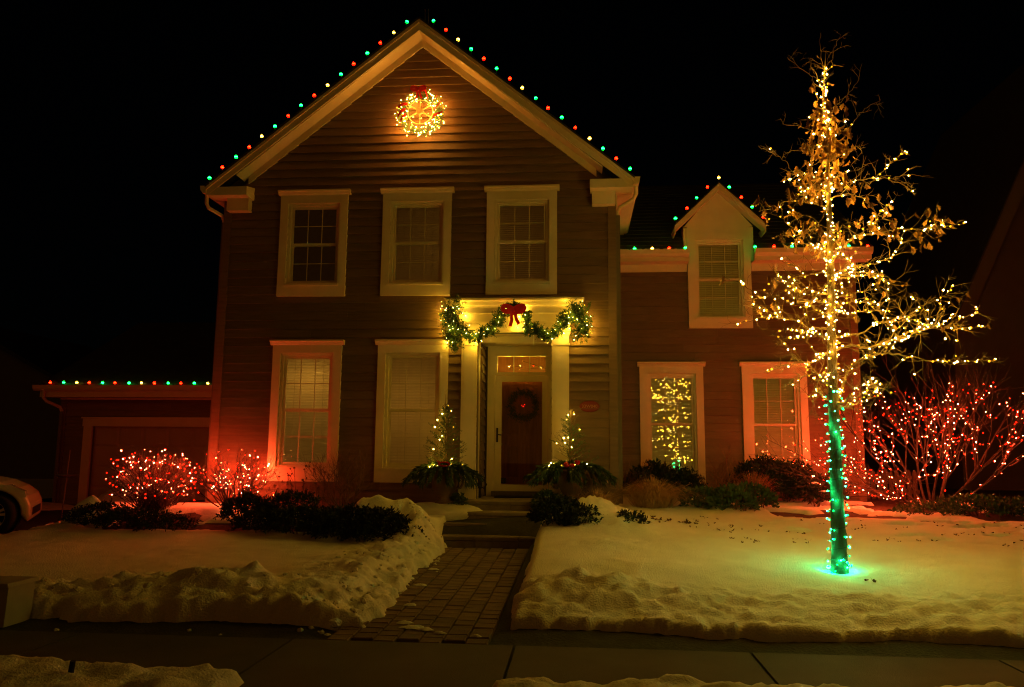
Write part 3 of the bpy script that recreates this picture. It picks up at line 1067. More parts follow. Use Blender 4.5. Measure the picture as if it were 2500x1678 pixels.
for z in (1.62, 1.84):
    vs, fs = icos(.028, 1)
    b.add([(v[0] - 1.40, v[1] + ey - .03, v[2] + z) for v in vs], fs)
b.build('knob', M['brass'], fd)
MB().box(-1.42, -1.31, YD - .026, YD - .022, .925, 1.02).build('sticker', M['mat_rubber'], sd)
MB().box(-1.56, -.51, YD - .16, YD + .06, .69, .79).build('threshold', M['timber'], house)

# ------------------------------------------------------------------ the set-back wing with its dormer
WY, WR, WZ = 2.2756, 5.442, 5.10
dorm_x = 2.198
wx = (1.209, 3.190)
DH = (dorm_x + CS, dorm_x + W_ - CS, 4.145, 5.744)
wholes = [hole_of(x, .82, 3.1835, .233, .14) for x in wx] + [DH]
dorm_block = (dorm_x - .01, dorm_x + W_ + .01, 3.95, 6.2)
ww = sheath('wall', HR + .01, WR - .02, .2, 5.2, WY + .014, wholes[:2] + [(DH[0], DH[1], DH[2], 5.2)])
clad(ww, lambda z: HR + .02, lambda z: WR - .14, .52, WZ, WY, wholes[:2] + [dorm_block])
b = MB()
b.box(WR - .14, WR, WY - .046, WY + .02, .45, WZ)
b.box(WR - .02, WR, WY + .02, WY + .14, .45, WZ)
b.build('corner_board', M['siding'], house)
MB().box(HR, WR, WY - .004, WY + .4, 0, .51).build('foundation', M['concrete'], house)
b = MB()
b.box(WR - .1, WR - .01, WY + .14, 9, .2, 5.4)
b.box(HR, WR, 8.9, 9, .2, 5.4)
b.box(HR, WR - .1, 4.6, 4.65, .3, 6.5)
b.box(HR, WR - .1, WY + .2, 4.6, 3.5, 3.6)
b.prism([(WY + .2, 5.2), (9, 5.2), (5.6, 7.9)], 'x', WR - .1, WR - .01)
b.build('side_wall', M['sheath'], house)
window(wx[0], .82, 3.1835, WY, .233, .14, blind=('cream slatted blind in the wing window that mirrors the lit tree', 1.34, 6), tilt_up=rad(0.6), tilt_lo=rad(7.0))
window(wx[1], .82, 3.1835, WY, .233, .14, blind=('cream slatted blind in the wing window just left of the lit tree trunk', 1.36, 7), tilt_up=0, tilt_lo=rad(.8))
window(dorm_x, 3.947, 5.90, WY, .198, .156, crown=False, blind=('cream slatted blind behind the small dormer window', 1.30, 8))
# eave of the wing, left and right of the dormer
for x0, x1 in ((HR + .005, dorm_x - .012), (dorm_x + W_ + .012, WR + .22)):
    b = MB()
    b.box(x0, min(x1, WR + .02), WY - .05, WY + .012, WZ, 5.26)
    b.box(x0, x1, 1.96, WY - .05, 5.245, 5.262)
    b.box(x0, x1, 1.93, 1.96, 5.245, 5.43)
    b.build('fascia', M['trim'], house)
    b = MB()
    g = [(0, 5.455), (0, 5.33), (-.06, 5.33), (-.10, 5.375), (-.115, 5.455), (-.10, 5.455), (-.085, 5.385), (-.055, 5.345), (-.012, 5.345), (-.012, 5.455)]
    b.prism([(1.929 + p, z) for p, z in g], 'x', x0, x1)
    b.build('gutter', M['trim'], house)
WS = .70
b = MB()
for x0, x1 in ((HR - .1, dorm_x - .1), (dorm_x - .1, dorm_x + W_ + .1), (dorm_x + W_ + .1, WR + .25)):
    ys = 1.9 if x1 != dorm_x + W_ + .1 else 2.4
    z0 = 5.47 + (ys - 1.9) * WS
    b.prism([(ys, z0), (5.6, 5.47 + 3.7 * WS), (9.3, 5.47), (9.3, 5.44), (5.6, 5.44 + 3.7 * WS), (ys, z0 - .03)], 'x', x0, x1)
    n = 20
    for k in range(n):
        y0, y1 = ys + (5.6 - ys) * k / n, ys + (5.6 - ys) * (k + 1) / n
        za, zb = 5.47 + (y0 - 1.9) * WS, 5.47 + (y1 - 1.9) * WS
        b.add([(x0, y0 - .01, za + .014), (x1, y0 - .01, za + .014), (x1, y1, zb + .004), (x0, y1, zb + .004), (x0, y0 - .01, za), (x1, y0 - .01, za)], [(0, 1, 2, 3), (4, 5, 1, 0)])
b.build('roof', M['shingle'], house)
# dormer
DX, DZ, DHW, DS, DY = 2.815, 6.86, .895, .965, 1.97
b = MB()
fy = WY - .052
b.box(dorm_x, dorm_x + W_, fy, WY + .02, 5.902, 6.02)
b.prism([(dorm_x - .06, 6.02), (dorm_x + W_ + .06, 6.02), (DX, DZ - .05)], 'y', fy + .003, WY + .02)
b.box(dorm_x - .07, dorm_x - .002, WY - .03, WY + .02, 5.3, 6.0)
b.box(dorm_x + W_ + .002, dorm_x + W_ + .07, WY - .03, WY + .02, 5.3, 6.0)
b.box(dorm_x + .07, dorm_x + W_ - .07, fy - .012, fy, 5.86, 5.90)
b.box(dorm_x - .07, dorm_x - .02, WY + .02, 4.2, 5.3, 6.05)
b.box(dorm_x + W_ + .02, dorm_x + W_ + .07, WY + .02, 4.2, 5.3, 6.05)
b.build('dormer', M['trim'], house)
for sgn in (-1, 1):
    X = lambda d: DX + sgn * d
    zr = lambda d: DZ - d * DS
    b = MB()
    b.prism([(X(0), DZ), (X(DHW), zr(DHW)), (X(DHW), zr(DHW) - .025), (X(0), DZ - .025)], 'y', DY - .02, 4.0)
    b.build('dormer_roof', M['shingle'], house)
    b = MB()
    b.prism([(X(0), DZ - .026), (X(DHW - .01), zr(DHW - .01) - .026), (X(DHW - .01), zr(DHW - .01) - .135), (X(0), DZ - .155)], 'y', DY, DY + .025)
    b.prism([(X(0), DZ - .027), (X(DHW), zr(DHW) - .027), (X(DHW), zr(DHW) - .07), (X(0), DZ - .078)], 'y', DY - .022, DY)
    b.prism([(X(0), DZ - .12), (X(DHW - .02), zr(DHW - .02) - .12), (X(DHW - .02), zr(DHW - .02) - .135), (X(0), DZ - .135)], 'y', DY + .025, fy)
    b.box(min(X(DHW - .03), X(DHW - .005)), max(X(DHW - .03), X(DHW - .005)), DY + .025, 3.4, zr(DHW) - .17, zr(DHW) - .03)
    b.build('dormer_rake', M['trim'], house)
# broken snow crust left on the wing roof beside the main gable
b = MB()
for k in range(26):
    x = random.uniform(.7, 2.0)
    vs, fs = icos(random.uniform(.03, .06), 1, 1, .5)
    b.add([(v[0] + x, v[1] + 1.88, v[2] + 5.46) for v in vs], fs)
tag(b.build('roof_snow', M['snow'], smooth=True), 'snow crust left on the wing roof and in its gutter beside the main gable', 'snow patch', kind='stuff')

# ------------------------------------------------------------------ garage wing on the left
GY, GL, GZ = 4.0, -12.03, 2.60
DGX, DGZ = -11.43, 2.165
gh = [(DGX + .2, -6.7, .1, 1.985)]
gw = sheath('wall', GL + .02, HL, .05, 2.75, GY + .014, gh)
clad(gw, lambda z: GL + .14, lambda z: HL, .2, GZ, GY, [(DGX + .02, HL + .1, 0, 2.14)])
b = MB()
b.box(GL, GL + .14, GY - .046, GY + .02, .1, GZ)
b.box(GL, GL + .02, GY + .02, GY + .14, .1, GZ)
b.build('corner_board', M['siding'], house)
b = MB()
b.box(DGX, DGX + .2, GY - .045, GY + .012, .12, 1.985)
b.box(DGX - .03, HL, GY - .048, GY + .012, 1.985, 2.165)
b.box(DGX - .06, HL, GY - .075, GY + .012, 2.165, 2.20)
b.build('garage_door_casing', M['trim'], house)
gd = MB().box(DGX + .2, HL - .05, GY + .085, GY + .12, .12, 1.985).build('garage_door', M['garage'], house)
for r in range(4):
    for c in range(8):
        x0 = DGX + .2 + c * .6
        if x0 + .6 > HL - .04:
            continue
        z0 = .13 + r * .465
        MB().add([(x0 + .01, GY + .08, z0 + .01), (x0 + .59, GY + .08, z0 + .01), (x0 + .59, GY + .08, z0 + .455), (x0 + .01, GY + .08, z0 + .455),
                  (x0 + .06, GY + .066, z0 + .06), (x0 + .54, GY + .066, z0 + .06), (x0 + .54, GY + .066, z0 + .405), (x0 + .06, GY + .066, z0 + .405)],
                 [(0, 1, 5, 4), (1, 2, 6, 5), (2, 3, 7, 6), (3, 0, 4, 7), (4, 5, 6, 7)]).build('panel', M['garage'], gd)
b = MB()
b.box(GL - .3, HL + .05, GY - .38, GY - .35, 2.64, 2.86)
b.box(GL - .02, HL + .05, GY - .05, GY + .012, GZ, 2.64)
b.box(GL - .3, HL + .05, GY - .35, GY, 2.64, 2.655)
b.build('fascia', M['trim'], house)
b = MB()
b.prism([(GY - .381 + p, z + 2.905 - 5.455) for p, z in g], 'x', GL - .42, HL + .04)
b.build('gutter', M['trim'], house)
b = MB()
b.tube([(GL - .18, GY - .42, 2.79), (GL - .18, GY - .42, 2.62), (GL - .14, GY - .36, 2.54), (GL + .02, GY - .1, 2.42), (GL + .05, GY - .06, 2.32)], .036, 8)
b.build('downspout_elbow', M['trim'], house)
MB().box(GL + .02, GL + .09, GY - .1, GY - .03, .2, 2.32).build('downspout', M['downspout'], house)
b = MB()
b.prism([(GY - .42, 2.90), (7.5, 5.0), (11.5, 2.90), (11.5, 2.86), (7.5, 4.96), (GY - .42, 2.86)], 'x', GL - .35, HL + .02)
b.build('roof', M['shingle'], house)
b = MB()
b.box(GL + .01, GL + .1, GY + .14, 11, .05, 2.8)
b.prism([(GY + .1, 2.7), (11, 2.7), (7.5, 4.9)], 'x', GL + .01, GL + .1)
b.build('side_wall', M['sheath'], house)

# unseen lamps in the rooms, lighting the blinds from behind
def room_lamp(lab, x, y, z, watts):
    ld = bpy.data.lights.new('room_lamp_light', 'POINT')
    ld.energy = watts
    ld.color = (1.0, .58, .10)
    ld.shadow_soft_size = .12
    lamp = thing('unseen_lamp', lab, 'lamp', (x, y, z))
    b = MB()
    b.lathe([(.09, .10), (.16, -.1)], (x, y, z), 14)
    b.tube([(x, y, z + .7), (x, y, z + .1)], .01, 5)
    b.build('lamp_shade', M['curtain'], lamp)
    lo = bpy.data.objects.new('lamp_bulb', ld)
    COL.objects.link(lo)
    lo.parent = lamp
    lo.location = (0, 0, -.16)


room_lamp('lamp burning in the room behind the glowing lower blind', -4.75, .75, 3.0, 17)
room_lamp('lamp burning faintly in the room behind the lower window beside the porch', -2.9, 1.2, 2.8, 24)  # added so this blind looks brighter
room_lamp('lamp burning faintly in the upstairs room behind the middle and right upper windows', -1.9, 1.6, 5.6, 13)  # added to lift the dark upper blinds

# oval house plaque
pq = thing('house_plaque', 'oval dark red house number plaque on the siding right of the porch', 'plaque', (.19, -.03, 2.263))
b = MB()
n = 40
ring = lambda rx, rz, y: [(.19 + rx * math.cos(2 * math.pi * k / n), y, 2.263 + rz * math.sin(2 * math.pi * k / n)) for k in range(n)]
vs = ring(.172, .096, -.018) + ring(.172, .096, -.034) + ring(.160, .085, -.040)
fs = [(i, (i + 1) % n, n + (i + 1) % n, n + i) for i in range(n)] + [(n + i, n + (i + 1) % n, 2 * n + (i + 1) % n, 2 * n + i) for i in range(n)] + [tuple(range(2 * n, 3 * n))]
b.add(vs, fs)
b.build('plate', M['plaque'], pq)
cu = bpy.data.curves.new('lettering', 'FONT')
cu.body = '33W040'
cu.size = .075
cu.align_x = 'CENTER'
cu.align_y = 'CENTER'
cu.extrude = .002
tmp = bpy.data.objects.new('lettering_curve', cu)
COL.objects.link(tmp)
bpy.context.view_layer.update()
me = bpy.data.meshes.new_from_object(tmp.evaluated_get(bpy.context.evaluated_depsgraph_get()))
bpy.data.objects.remove(tmp)
me.materials.clear()
me.materials.append(M['plaque_text'])
link('lettering', me, pq, (.19, -.043, 2.263), (rad(90), 0, 0))

# stone steps
steps = thing('stone_steps', 'grey stone front steps climbing from the paver walk to the porch', 'steps', (-1.2, -1.6, .1))
srows = [(-1.60, -1.18, .03, .250, -2.05, -.35), (-1.22, -.83, .2, .405, -2.15, -.15), (-.87, -.48, .36, .552, -2.35, -.05), (-.52, .98, .42, .700, -1.95, -.22)]
for i, (y0, y1, z0, z1, x0, x1) in enumerate(srows):
    n = 3 if i < 3 else 2
    cuts = [x0 + (x1 - x0) * k / n + (random.uniform(-.08, .08) if 0 < k < n else 0) for k in range(n + 1)]
    for k in range(n):
        b = MB()
        c = .012
        xa, xb = cuts[k] + .004, cuts[k + 1] - .004
        b.prism([(y0 + .02, z0), (y1, z0), (y1, z1), (y0 + c, z1), (y0, z1 - c), (y0, z1 - .055), (y0 + .02, z1 - .065)], 'x', xa, xb)
        b.build('step_stone', M['stone'], steps)
tag(MB().box(-1.46, -.62, .35, .8, .702, .716).build('door_mat', M['mat_rubber']), 'dark door mat on the top step before the storm door', 'door mat')


# ------------------------------------------------------------------ roof-edge strings of large bulbs
Z1 = lambda x, y: (450 + x * .4923, y * .4923)
gl = [(125, 884, 'G'), (189, 831, 'R'), (257, 780, 'G'), (322, 731, 'R'), (384, 677, 'W'), (450, 628, 'G'), (515, 576, 'R'), (579, 524, 'G'), (645, 475, 'R'), (711, 424, 'W'),
      (777, 370, 'G'), (840, 318, 'R'), (908, 265, 'G'), (972, 214, 'R'), (1039, 163, 'W'), (1104, 110, 'G')]
gr = [(1236, 104, 'G'), (1297, 149, 'R'), (1358, 198, 'W'), (1423, 245, 'G'), (1485, 292, 'R'), (1549, 341, 'G'), (1614, 391, 'R'), (1676, 437, 'W'), (1743, 488, 'G'),
      (1804, 537, 'R'), (1872, 584, 'G'), (1939, 634, 'R'), (2010, 688, 'W'), (2076, 738, 'G'), (2142, 787, 'R'), (2211, 838, 'G')]
for lst, lab, sg in ((gl, 'large red, green and white bulbs along the left slope of the main gable', -1), (gr, 'large red, green and white bulbs along the right slope of the main gable', 1)):
    pts = [at(*Z1(x, y), -.36) for x, y, c in lst]
    wire = [Vector((p.x, -.36, AZ - abs(p.x - AX) * SL + .02)) for p in pts]
    root = c9_string(lab, pts, [c for _, _, c in lst], wire)
    b = MB()
    for p, w in zip(pts, wire):                       # clip that holds each bulb off the shingles
        b.tube([p + Vector((0, 0, -.045)), Vector((p.x, w.y, w.z))], .006, 4)
    b.build('clip', M['wire'], root)
Z4 = lambda x, y: (1480 + x * .3189, 400 + y * .3189)
dl = [(530, 420, 'G'), (618, 342, 'R'), (692, 262, 'G'), (775, 180, 'R'), (862, 108, 'W'), (942, 180, 'G'), (1035, 258, 'R'), (1118, 330, 'G'), (1203, 410, 'R')]
pts = [at(*Z4(x, y), DY + .02) for x, y, c in dl]
wire = [Vector((p.x, DY + .02, DZ - abs(p.x - DX) * DS + .015)) for p in pts]
root = c9_string('large coloured bulbs over the little dormer gable', pts, [c for _, _, c in dl], wire)
b = MB()
for p, w in zip(pts, wire):
    b.tube([p + Vector((0, 0, -.045)), w], .006, 4)
b.build('clip', M['wire'], root)
for lst, lab in (([(80, 655, 'R'), (217, 650, 'G'), (352, 650, 'W'), (482, 648, 'R'), (605, 645, 'G')], 'large bulbs on the wing gutter between main house and dormer'),
                 ([(1140, 637, 'G'), (1285, 635, 'R'), (1423, 632, 'G'), (1571, 631, 'W'), (1720, 630, 'R'), (1857, 630, 'G'), (2002, 632, 'R')], 'large bulbs on the wing gutter right of the dormer, partly behind the lit tree')):
    pts = [at(*Z4(x, y), 1.88) for x, y, c in lst]
    c9_string(lab, pts, [c for _, _, c in lst], [Vector((p.x, 1.88, 5.46)) for p in pts])
Z6 = lambda x, y: (x * .3189, 850 + y * .3189)
pts = [at(*Z6(x, 264 + (x - 385) * .006), GY - .42) for x in (385, 487, 588, 683, 785, 880, 988, 1083, 1182, 1288, 1385, 1488, 1590)]
c9_string('row of large coloured bulbs along the low garage gutter', pts, 'RGWRGRGWRGRGW', [Vector((p.x, GY - .42, 2.91)) for p in pts])

# ------------------------------------------------------------------ foliage helpers


def blade(b, p, d, ln, w, mi=0, bend=0.0):
    """a thin leaf or needle spray: two triangles folded along the middle"""
    d = d.normalized()
    s = d.cross(Vector((random.uniform(-1, 1), random.uniform(-1, 1), random.uniform(-1, 1))))
    s = s.normalized() if s.length > 1e-4 else Vector((1, 0, 0))
    m = p + d * ln * .5 + Vector((0, 0, bend))
    b.add([p, m + s * w, p + d * ln + Vector((0, 0, bend * .3)), m - s * w], [(0, 1, 2), (0, 2, 3)], mi)


def sph():
    while True:
        v = Vector((random.uniform(-1, 1), random.uniform(-1, 1), random.uniform(-1, 1)))
        if .05 < v.length < 1:
            return v.normalized()


def sprig(b, p, d, ln, nn, nl, nw, droop=0.0):
    """a twig with needles along it"""
    d = d.normalized()
    for k in range(nn):
        t = (k + random.random()) / nn
        q = p + d * ln * t + Vector((0, 0, -droop * t * t))
        o = (d * random.uniform(.3, .9) + sph() * .9).normalized()
        blade(b, q, o, nl * random.uniform(.7, 1.2), nw)


def lump(c, r, seed, n=26, m=12, flat=.7, amp=.25):
    """rough heap of snow"""
    b = MB()
    vs, fs = [], []
    for j in range(m + 1):
        ph = math.pi * .62 * j / m
        for i in range(n):
            th = 2 * math.pi * i / n
            cx, cy, cz = math.sin(ph) * math.cos(th), math.sin(ph) * math.sin(th), math.cos(ph)
            k = 1 + amp * (float(fbm(5 + 1.7 * cx + .9 * cz, 5 + 1.7 * cy - .8 * cz, seed, 5)) - .5) * 3.2 + amp * .5 * (float(vnoise(30 + 6 * cx + 3 * cz, 30 + 6 * cy, seed + 9)) - .5)
            vs.append((c[0] + r[0] * cx * k, c[1] + r[1] * cy * k, c[2] + r[2] * cz * (.6 + .4 * k)))
    for j in range(m):
        for i in range(n):
            fs.append((j * n + i, (j + 1) * n + i, (j + 1) * n + (i + 1) % n, j * n + (i + 1) % n))
    return b.add(vs, fs)


def shrub(name, label, cat, blobs, m, n, nl=.06, nw=.012, snow=(), group=None, stems=True, sprigs=True):
    """evergreen shrub: sprigs through a few overlapping lobes, dark between them; optional snow caps"""
    c0 = blobs[0]
    z0 = min(float(base_z(c[0], c[1])) for c in blobs)
    root = thing(name, label, cat, (c0[0], c0[1], z0), group)
    b = MB()
    vol = [c[3] * c[4] * c[5] for c in blobs]
    for c, v in zip(blobs, vol):
        for k in range(int(n * v / sum(vol))):
            d = sph()
            d.z = abs(d.z) * 1.1 - .25
            rr = random.uniform(.55, 1.04) ** .6
            rr *= .82 + .36 * float(vnoise(d.x * 3 + c[0] * 5, d.z * 3 + d.y * 2, 5))
            p = Vector((c[0] + d.x * c[3] * rr, c[1] + d.y * c[4] * rr, c[2] + d.z * c[5] * rr))
            o = (d + Vector((0, 0, .35)) + sph() * .5)
            if sprigs:
                sprig(b, p, o, nl * 1.3, 6, nl, nw)
            else:
                blade(b, p, o, nl * random.uniform(.7, 1.4), nw)
    b.build('foliage', m, root)
    if stems:
        s = MB()
        for c in blobs:
            for k in range(5):
                a = random.uniform(0, 6.28)
                s.tube([(c[0] + .05 * math.cos(a), c[1] + .05 * math.sin(a), float(base_z(c[0], c[1])) - .05), (c[0] + c[3] * .4 * math.cos(a), c[1] + c[4] * .4 * math.sin(a), c[2] + c[5] * .3)], [.014, .006], 5)
        s.build('stem', M['drystem'], root)
    for i, (x, y, z, rx, ry, rz) in enumerate(snow):
        lump((x, y, z), (rx, ry, rz), 13 + i + int(abs(x) * 10), amp=.5).build('snow_cap', M['snow'], root, True)
    return root


def gz(x, y):
    return float(base_z(x, y))


# dark yews and low evergreens with snow on them
def blob(x, y, r, h, sy=.8):
    return (x, y, gz(x, y) + h * .42, r, r * sy, h * .62)


shrub('yew_shrub', 'dark low evergreen with a snow hump, left of the bed below the red-lit hedge', 'shrub',
      [blob(-7.25, -1.75, .5, .38), blob(-6.75, -1.75, .5, .30), blob(-6.2, -1.8, .45, .24)], M['yew'], 900, .055, .012,
      )
shrub('yew_shrub', 'dark clipped evergreen at the corner of the bed below the seed heads', 'shrub',
      [blob(-5.0, -1.6, .42, .52), blob(-4.65, -1.85, .4, .42)], M['yew'], 800, .055, .012)
shrub('yew_shrub', 'dark rounded evergreen flecked with snow, between seed heads and dead shrub', 'shrub',
      [blob(-4.35, -1.55, .45, .58), blob(-4.05, -2.0, .5, .45), blob(-3.7, -1.9, .4, .4)], M['yew'], 1000, .055, .012)
shrub('yew_shrub', 'spreading dark evergreen under a thick snow blanket left of the steps', 'shrub',
      [blob(-3.3, -2.2, .5, .50), blob(-2.8, -2.3, .5, .48), blob(-2.42, -2.5, .28, .34)], M['yew'], 1400, .06, .013)
shrub('yew_shrub', 'dark evergreen half buried in snow right of the steps', 'shrub',
      [blob(-.28, -2.2, .36, .46), blob(.05, -2.4, .30, .34), blob(.72, -2.4, .22, .30)], M['yew'], 1100, .055, .012)
shrub('evergreen_shrub', 'dark bushy evergreen under the mirroring wing window', 'shrub',
      [blob(1.35, 1.55, .45, .66), blob(1.85, 1.6, .42, .60)], M['yew'], 900, .09, .014)
shrub('evergreen_shrub', 'tall dark evergreen shrub under the wing window beside the lit trunk', 'shrub',
      [blob(3.3, 1.3, .55, .80), blob(3.75, 1.2, .6, .74), blob(4.15, 1.0, .48, .5)], M['yew'], 1700, .085, .014,
      snow=[(4.05, .75, 1.0, .07, .05, .02), (4.2, .7, .86, .08, .06, .02)])
for lab, x, y, h, r in (('leafy low mound shrub with snow flecks, left one of three in front of the wing', 1.98, -.25, .40, .34),
                        ('leafy low mound shrub with snow flecks, middle one of three in front of the wing', 2.38, -.55, .46, .36),
                        ('leafy low mound shrub with snow flecks, right one of three in front of the wing', 2.78, -.15, .46, .34)):
    shrub('mound_shrub', lab, 'shrub', [blob(x, y, r, h), blob(x + .16, y - .05, r * .7, h * .8)], M['juniper'], 800, .075, .020, group='low mound shrubs before the wing', sprigs=False)
shrub('creeping_juniper', 'low creeping evergreen with red glints in the bed under the red-lit tree', 'shrub',
      [blob(6.3, -.15, .7, .26), blob(7.1, -.1, .6, .22), blob(5.5, -.3, .5, .16)], M['juniper'], 900, .07, .014,)
shrub('evergreen_tuft', 'small dark evergreen tuft on the right end of the top step', 'shrub', [(-.52, -.62, .70, .16, .14, .16)], M['juniper'], 160, .06, .012, stems=False)
shrub('evergreen_tuft', 'small dark evergreen tuft in the snow left of the top step', 'shrub', [(-1.98, -.55, .66, .13, .12, .10)], M['juniper'], 120, .06, .012, stems=False)


def grass_clump(label, x, y, r, h, n, m, group=None, name='grass_clump', cat='dry grass', lean=.5, w=.006):
    z = gz(x, y)
    root = thing(name, label, cat, (x, y, z), group)
    b = MB()
    for k in range(n):
        a = random.uniform(0, 6.28)
        q = random.random() ** .7
        p = Vector((x + math.cos(a) * r * .35 * q, y + math.sin(a) * r * .3 * q, z - .02))
        hh = h * random.uniform(.6, 1.1)
        out = Vector((math.cos(a), math.sin(a) * .8, 0)) * r * q * lean * random.uniform(.7, 1.4)
        out += Vector((random.gauss(0, .05), random.gauss(0, .05), 0))
        p1 = p + out * .35 + Vector((0, 0, hh * .72 * (1 - .25 * q * lean)))
        p2 = p + out * .8 + Vector((0, 0, hh * (1 - .42 * q * lean)))
        p3 = p + out * 1.15 + Vector((random.gauss(0, .02), 0, hh * (1 - .62 * q * lean)))
        s = Vector((-math.sin(a), math.cos(a), 0)) * w * random.uniform(.5, 1)
        b.add([p - s, p + s, p1 + s * .7, p1 - s * .7, p2 + s * .5, p2 - s * .5, p3], [(0, 1, 2, 3), (3, 2, 4, 5), (5, 4, 6)])
    b.build('blades', m, root)
    return root


grass_clump('rounded mound of dry tan grass on the snow in front of the wing', 1.2, -.35, .66, .60, 1500, M['drygrass'], 'dry ornamental grasses', lean=.95)
grass_clump('wispy tan dry grass beside the right flower urn', .30, -.75, .5, .44, 700, M['drygrass'], 'dry ornamental grasses', lean=.9)
grass_clump('thin dead grass in the snow left of the left flower urn', -2.95, -.8, .4, .36, 240, M['drystem'], 'dry ornamental grasses', lean=.9)
grass_clump('upright reddish dead grass stalks before the tall evergreen shrub', 3.0, .65, .55, .62, 420, M['redstem'], 'dry ornamental grasses', lean=.5, w=.011)


def twiggy(name, label, x, y, h, spread, nst, m, cat='shrub', depth=3, z=None, r0=.012, lean=.6, tw=4, flat=1.0):
    """bare shrub: stems that fork again and again; returns the root and points along its outer twigs"""
    z = gz(x, y) if z is None else z
    root = thing(name, label, cat, (x, y, z))
    tips = []

    def grow(b, p, d, ln, r, lev):
        n = 3
        pts, rr = [p], [r]
        q = p
        for k in range(n):
            d = (d + sph() * .22 + Vector((0, 0, .05))).normalized()
            q = q + d * ln / n
            pts.append(q)
            rr.append(r * (1 - .45 * (k + 1) / n))
        b.tube(pts, rr, 5 if lev < 2 else 3, cap=False)
        for a, c in zip(pts[1:], pts[2:] + [None]):
            tips.append((a, lev))
        if lev < depth:
            for k in range(tw if lev else tw - 1):
                t = random.uniform(.35, 1)
                i = min(int(t * n), n - 1)
                s = pts[i].lerp(pts[i + 1], t * n - i)
                grow(b, s, (d + sph() * .75 + Vector((0, 0, .15))).normalized(), ln * random.uniform(.5, .8), r * .55, lev + 1)

    for k in range(nst):
        b = MB()
        a = 2 * math.pi * (k + random.uniform(-.3, .3)) / nst
        q = random.uniform(.35, 1)
        d = Vector((math.cos(a) * q * spread, math.sin(a) * q * spread * flat, 1.0)).normalized()
        grow(b, Vector((x + .05 * math.cos(a), y + .05 * math.sin(a), z - .05)), d, h * random.uniform(.5, .62), r0, 0)
        b.build('stem', m, root)
    return root, tips


twiggy('dead_shrub', 'tall bare dead shrub against the wall between the two lower windows', -3.9, -.45, 1.0, .6, 14, M['drystem'])
twiggy('dead_shrub', 'reddish bare shrub between the two lower wing windows', 2.55, 1.1, .85, .7, 10, M['redstem'])
twiggy('dead_shrub', 'small bare twiggy shrub at the corner where the wing meets the main house', 1.0, 1.3, .75, .45, 6, M['drystem'])
# seed heads in front of the lower window
for lab, xs in (('stand of dried seed-head stalks before the glowing lower window, left tuft', (-5.1, -5.02, -4.86, -4.8, -4.77, -4.7)),
                ('stand of dried seed-head stalks before the glowing lower window, right tuft', (-4.6, -4.55, -4.45, -4.38, -4.33, -4.27, -4.22))):
    x0 = xs[0]
    root = thing('seed_head_plant', lab, 'dried plant', (x0, -.4, gz(x0, -.4)), 'dried seed-head plants')
    for x in xs:
        b = MB()
        top = random.uniform(.85, 1.25)
        y = -.4 + random.uniform(-.12, .12)
        xx = x + random.uniform(-.05, .05)
        b.tube([(x, y, gz(x, y)), ((x + xx) / 2 + .02, y, (gz(x, y) + top) / 2), (xx, y, top)], [.007, .005, .004], 4)
        for k in range(5):
            zz = random.uniform(.6, top)
            e = Vector((xx + random.uniform(-.09, .09), y, zz + .08))
            b.tube([(x + (xx - x) * .7, y, zz - .05), e], .003, 3)
            vs, fs = icos(.016, 1)
            b.add([(v[0] + e.x, v[1] + e.y, v[2] + e.z) for v in vs], fs)
        vs, fs = icos(.024, 1, 1, .8)
        b.add([(v[0] + xx, v[1] + y, v[2] + top) for v in vs], fs)
        b.build('stalk', M['drystem'], root)

# ------------------------------------------------------------------ red-lit shrubs on the left
def spread(cands, n, gap):
    cands = list(cands)
    random.shuffle(cands)
    out = []
    cell = {}
    for p in cands:
        k = (int(p.x // gap), int(p.y // gap), int(p.z // gap))
        if any((p - q).length < gap for i in (-1, 0, 1) for j in (-1, 0, 1) for l in (-1, 0, 1) for q in cell.get((k[0] + i, k[1] + j, k[2] + l), ())):
            continue
        cell.setdefault(k, []).append(p)
        out.append(p)
        if len(out) >= n:
            break
    return out


def red_points(tips, n, ok, zmin):
    c = [p for p, l in tips if l >= 1 and ok(p) and p.z > zmin]
    return [p + sph() * .010 for p in spread(c, n, .052)]


def hedge(label, cx, cy, rx, ry, h, n):
    """clipped bare hedge: fine twigs filling a rounded box"""
    z = gz(cx, cy)
    root = thing('clipped_hedge', label, 'hedge', (cx, cy, z))
    surf = []
    for s in range(10):
        b = MB()
        x0, y0 = cx + random.uniform(-.6, .6) * rx, cy + random.uniform(-.4, .4) * ry
        for k in range(26):
            while True:
                p = Vector((random.uniform(-1, 1), random.uniform(-1, 1), random.uniform(-.2, 1)))
                if abs(p.x) ** 4 + abs(p.y) ** 3 + max(p.z, 0) ** 4 < 1:
                    break
            e = Vector((cx + p.x * rx, cy + p.y * ry, z + .38 * h + p.z * h * .62))
            m_ = Vector((x0, y0, z)).lerp(e, .5) + sph() * .06
            b.tube([(x0, y0, z - .03), m_, e], [.008, .005, .002], 3, cap=False)
            for q in range(4):
                f = e + sph() * .14
                b.tube([m_.lerp(e, .6), e.lerp(f, .5), f], [.003, .002, .001], 3, cap=False)
                if abs((f.x - cx) / rx) < 1.06:
                    surf.append(f)
        b.build('stem', M['redbark'], root)
    random.shuffle(surf)
    return root, surf


RS = (.65, 1.25)


def redkinds(n, hot=.55):
    return ['redhot' if random.random() < hot else 'red' for _ in range(n)]


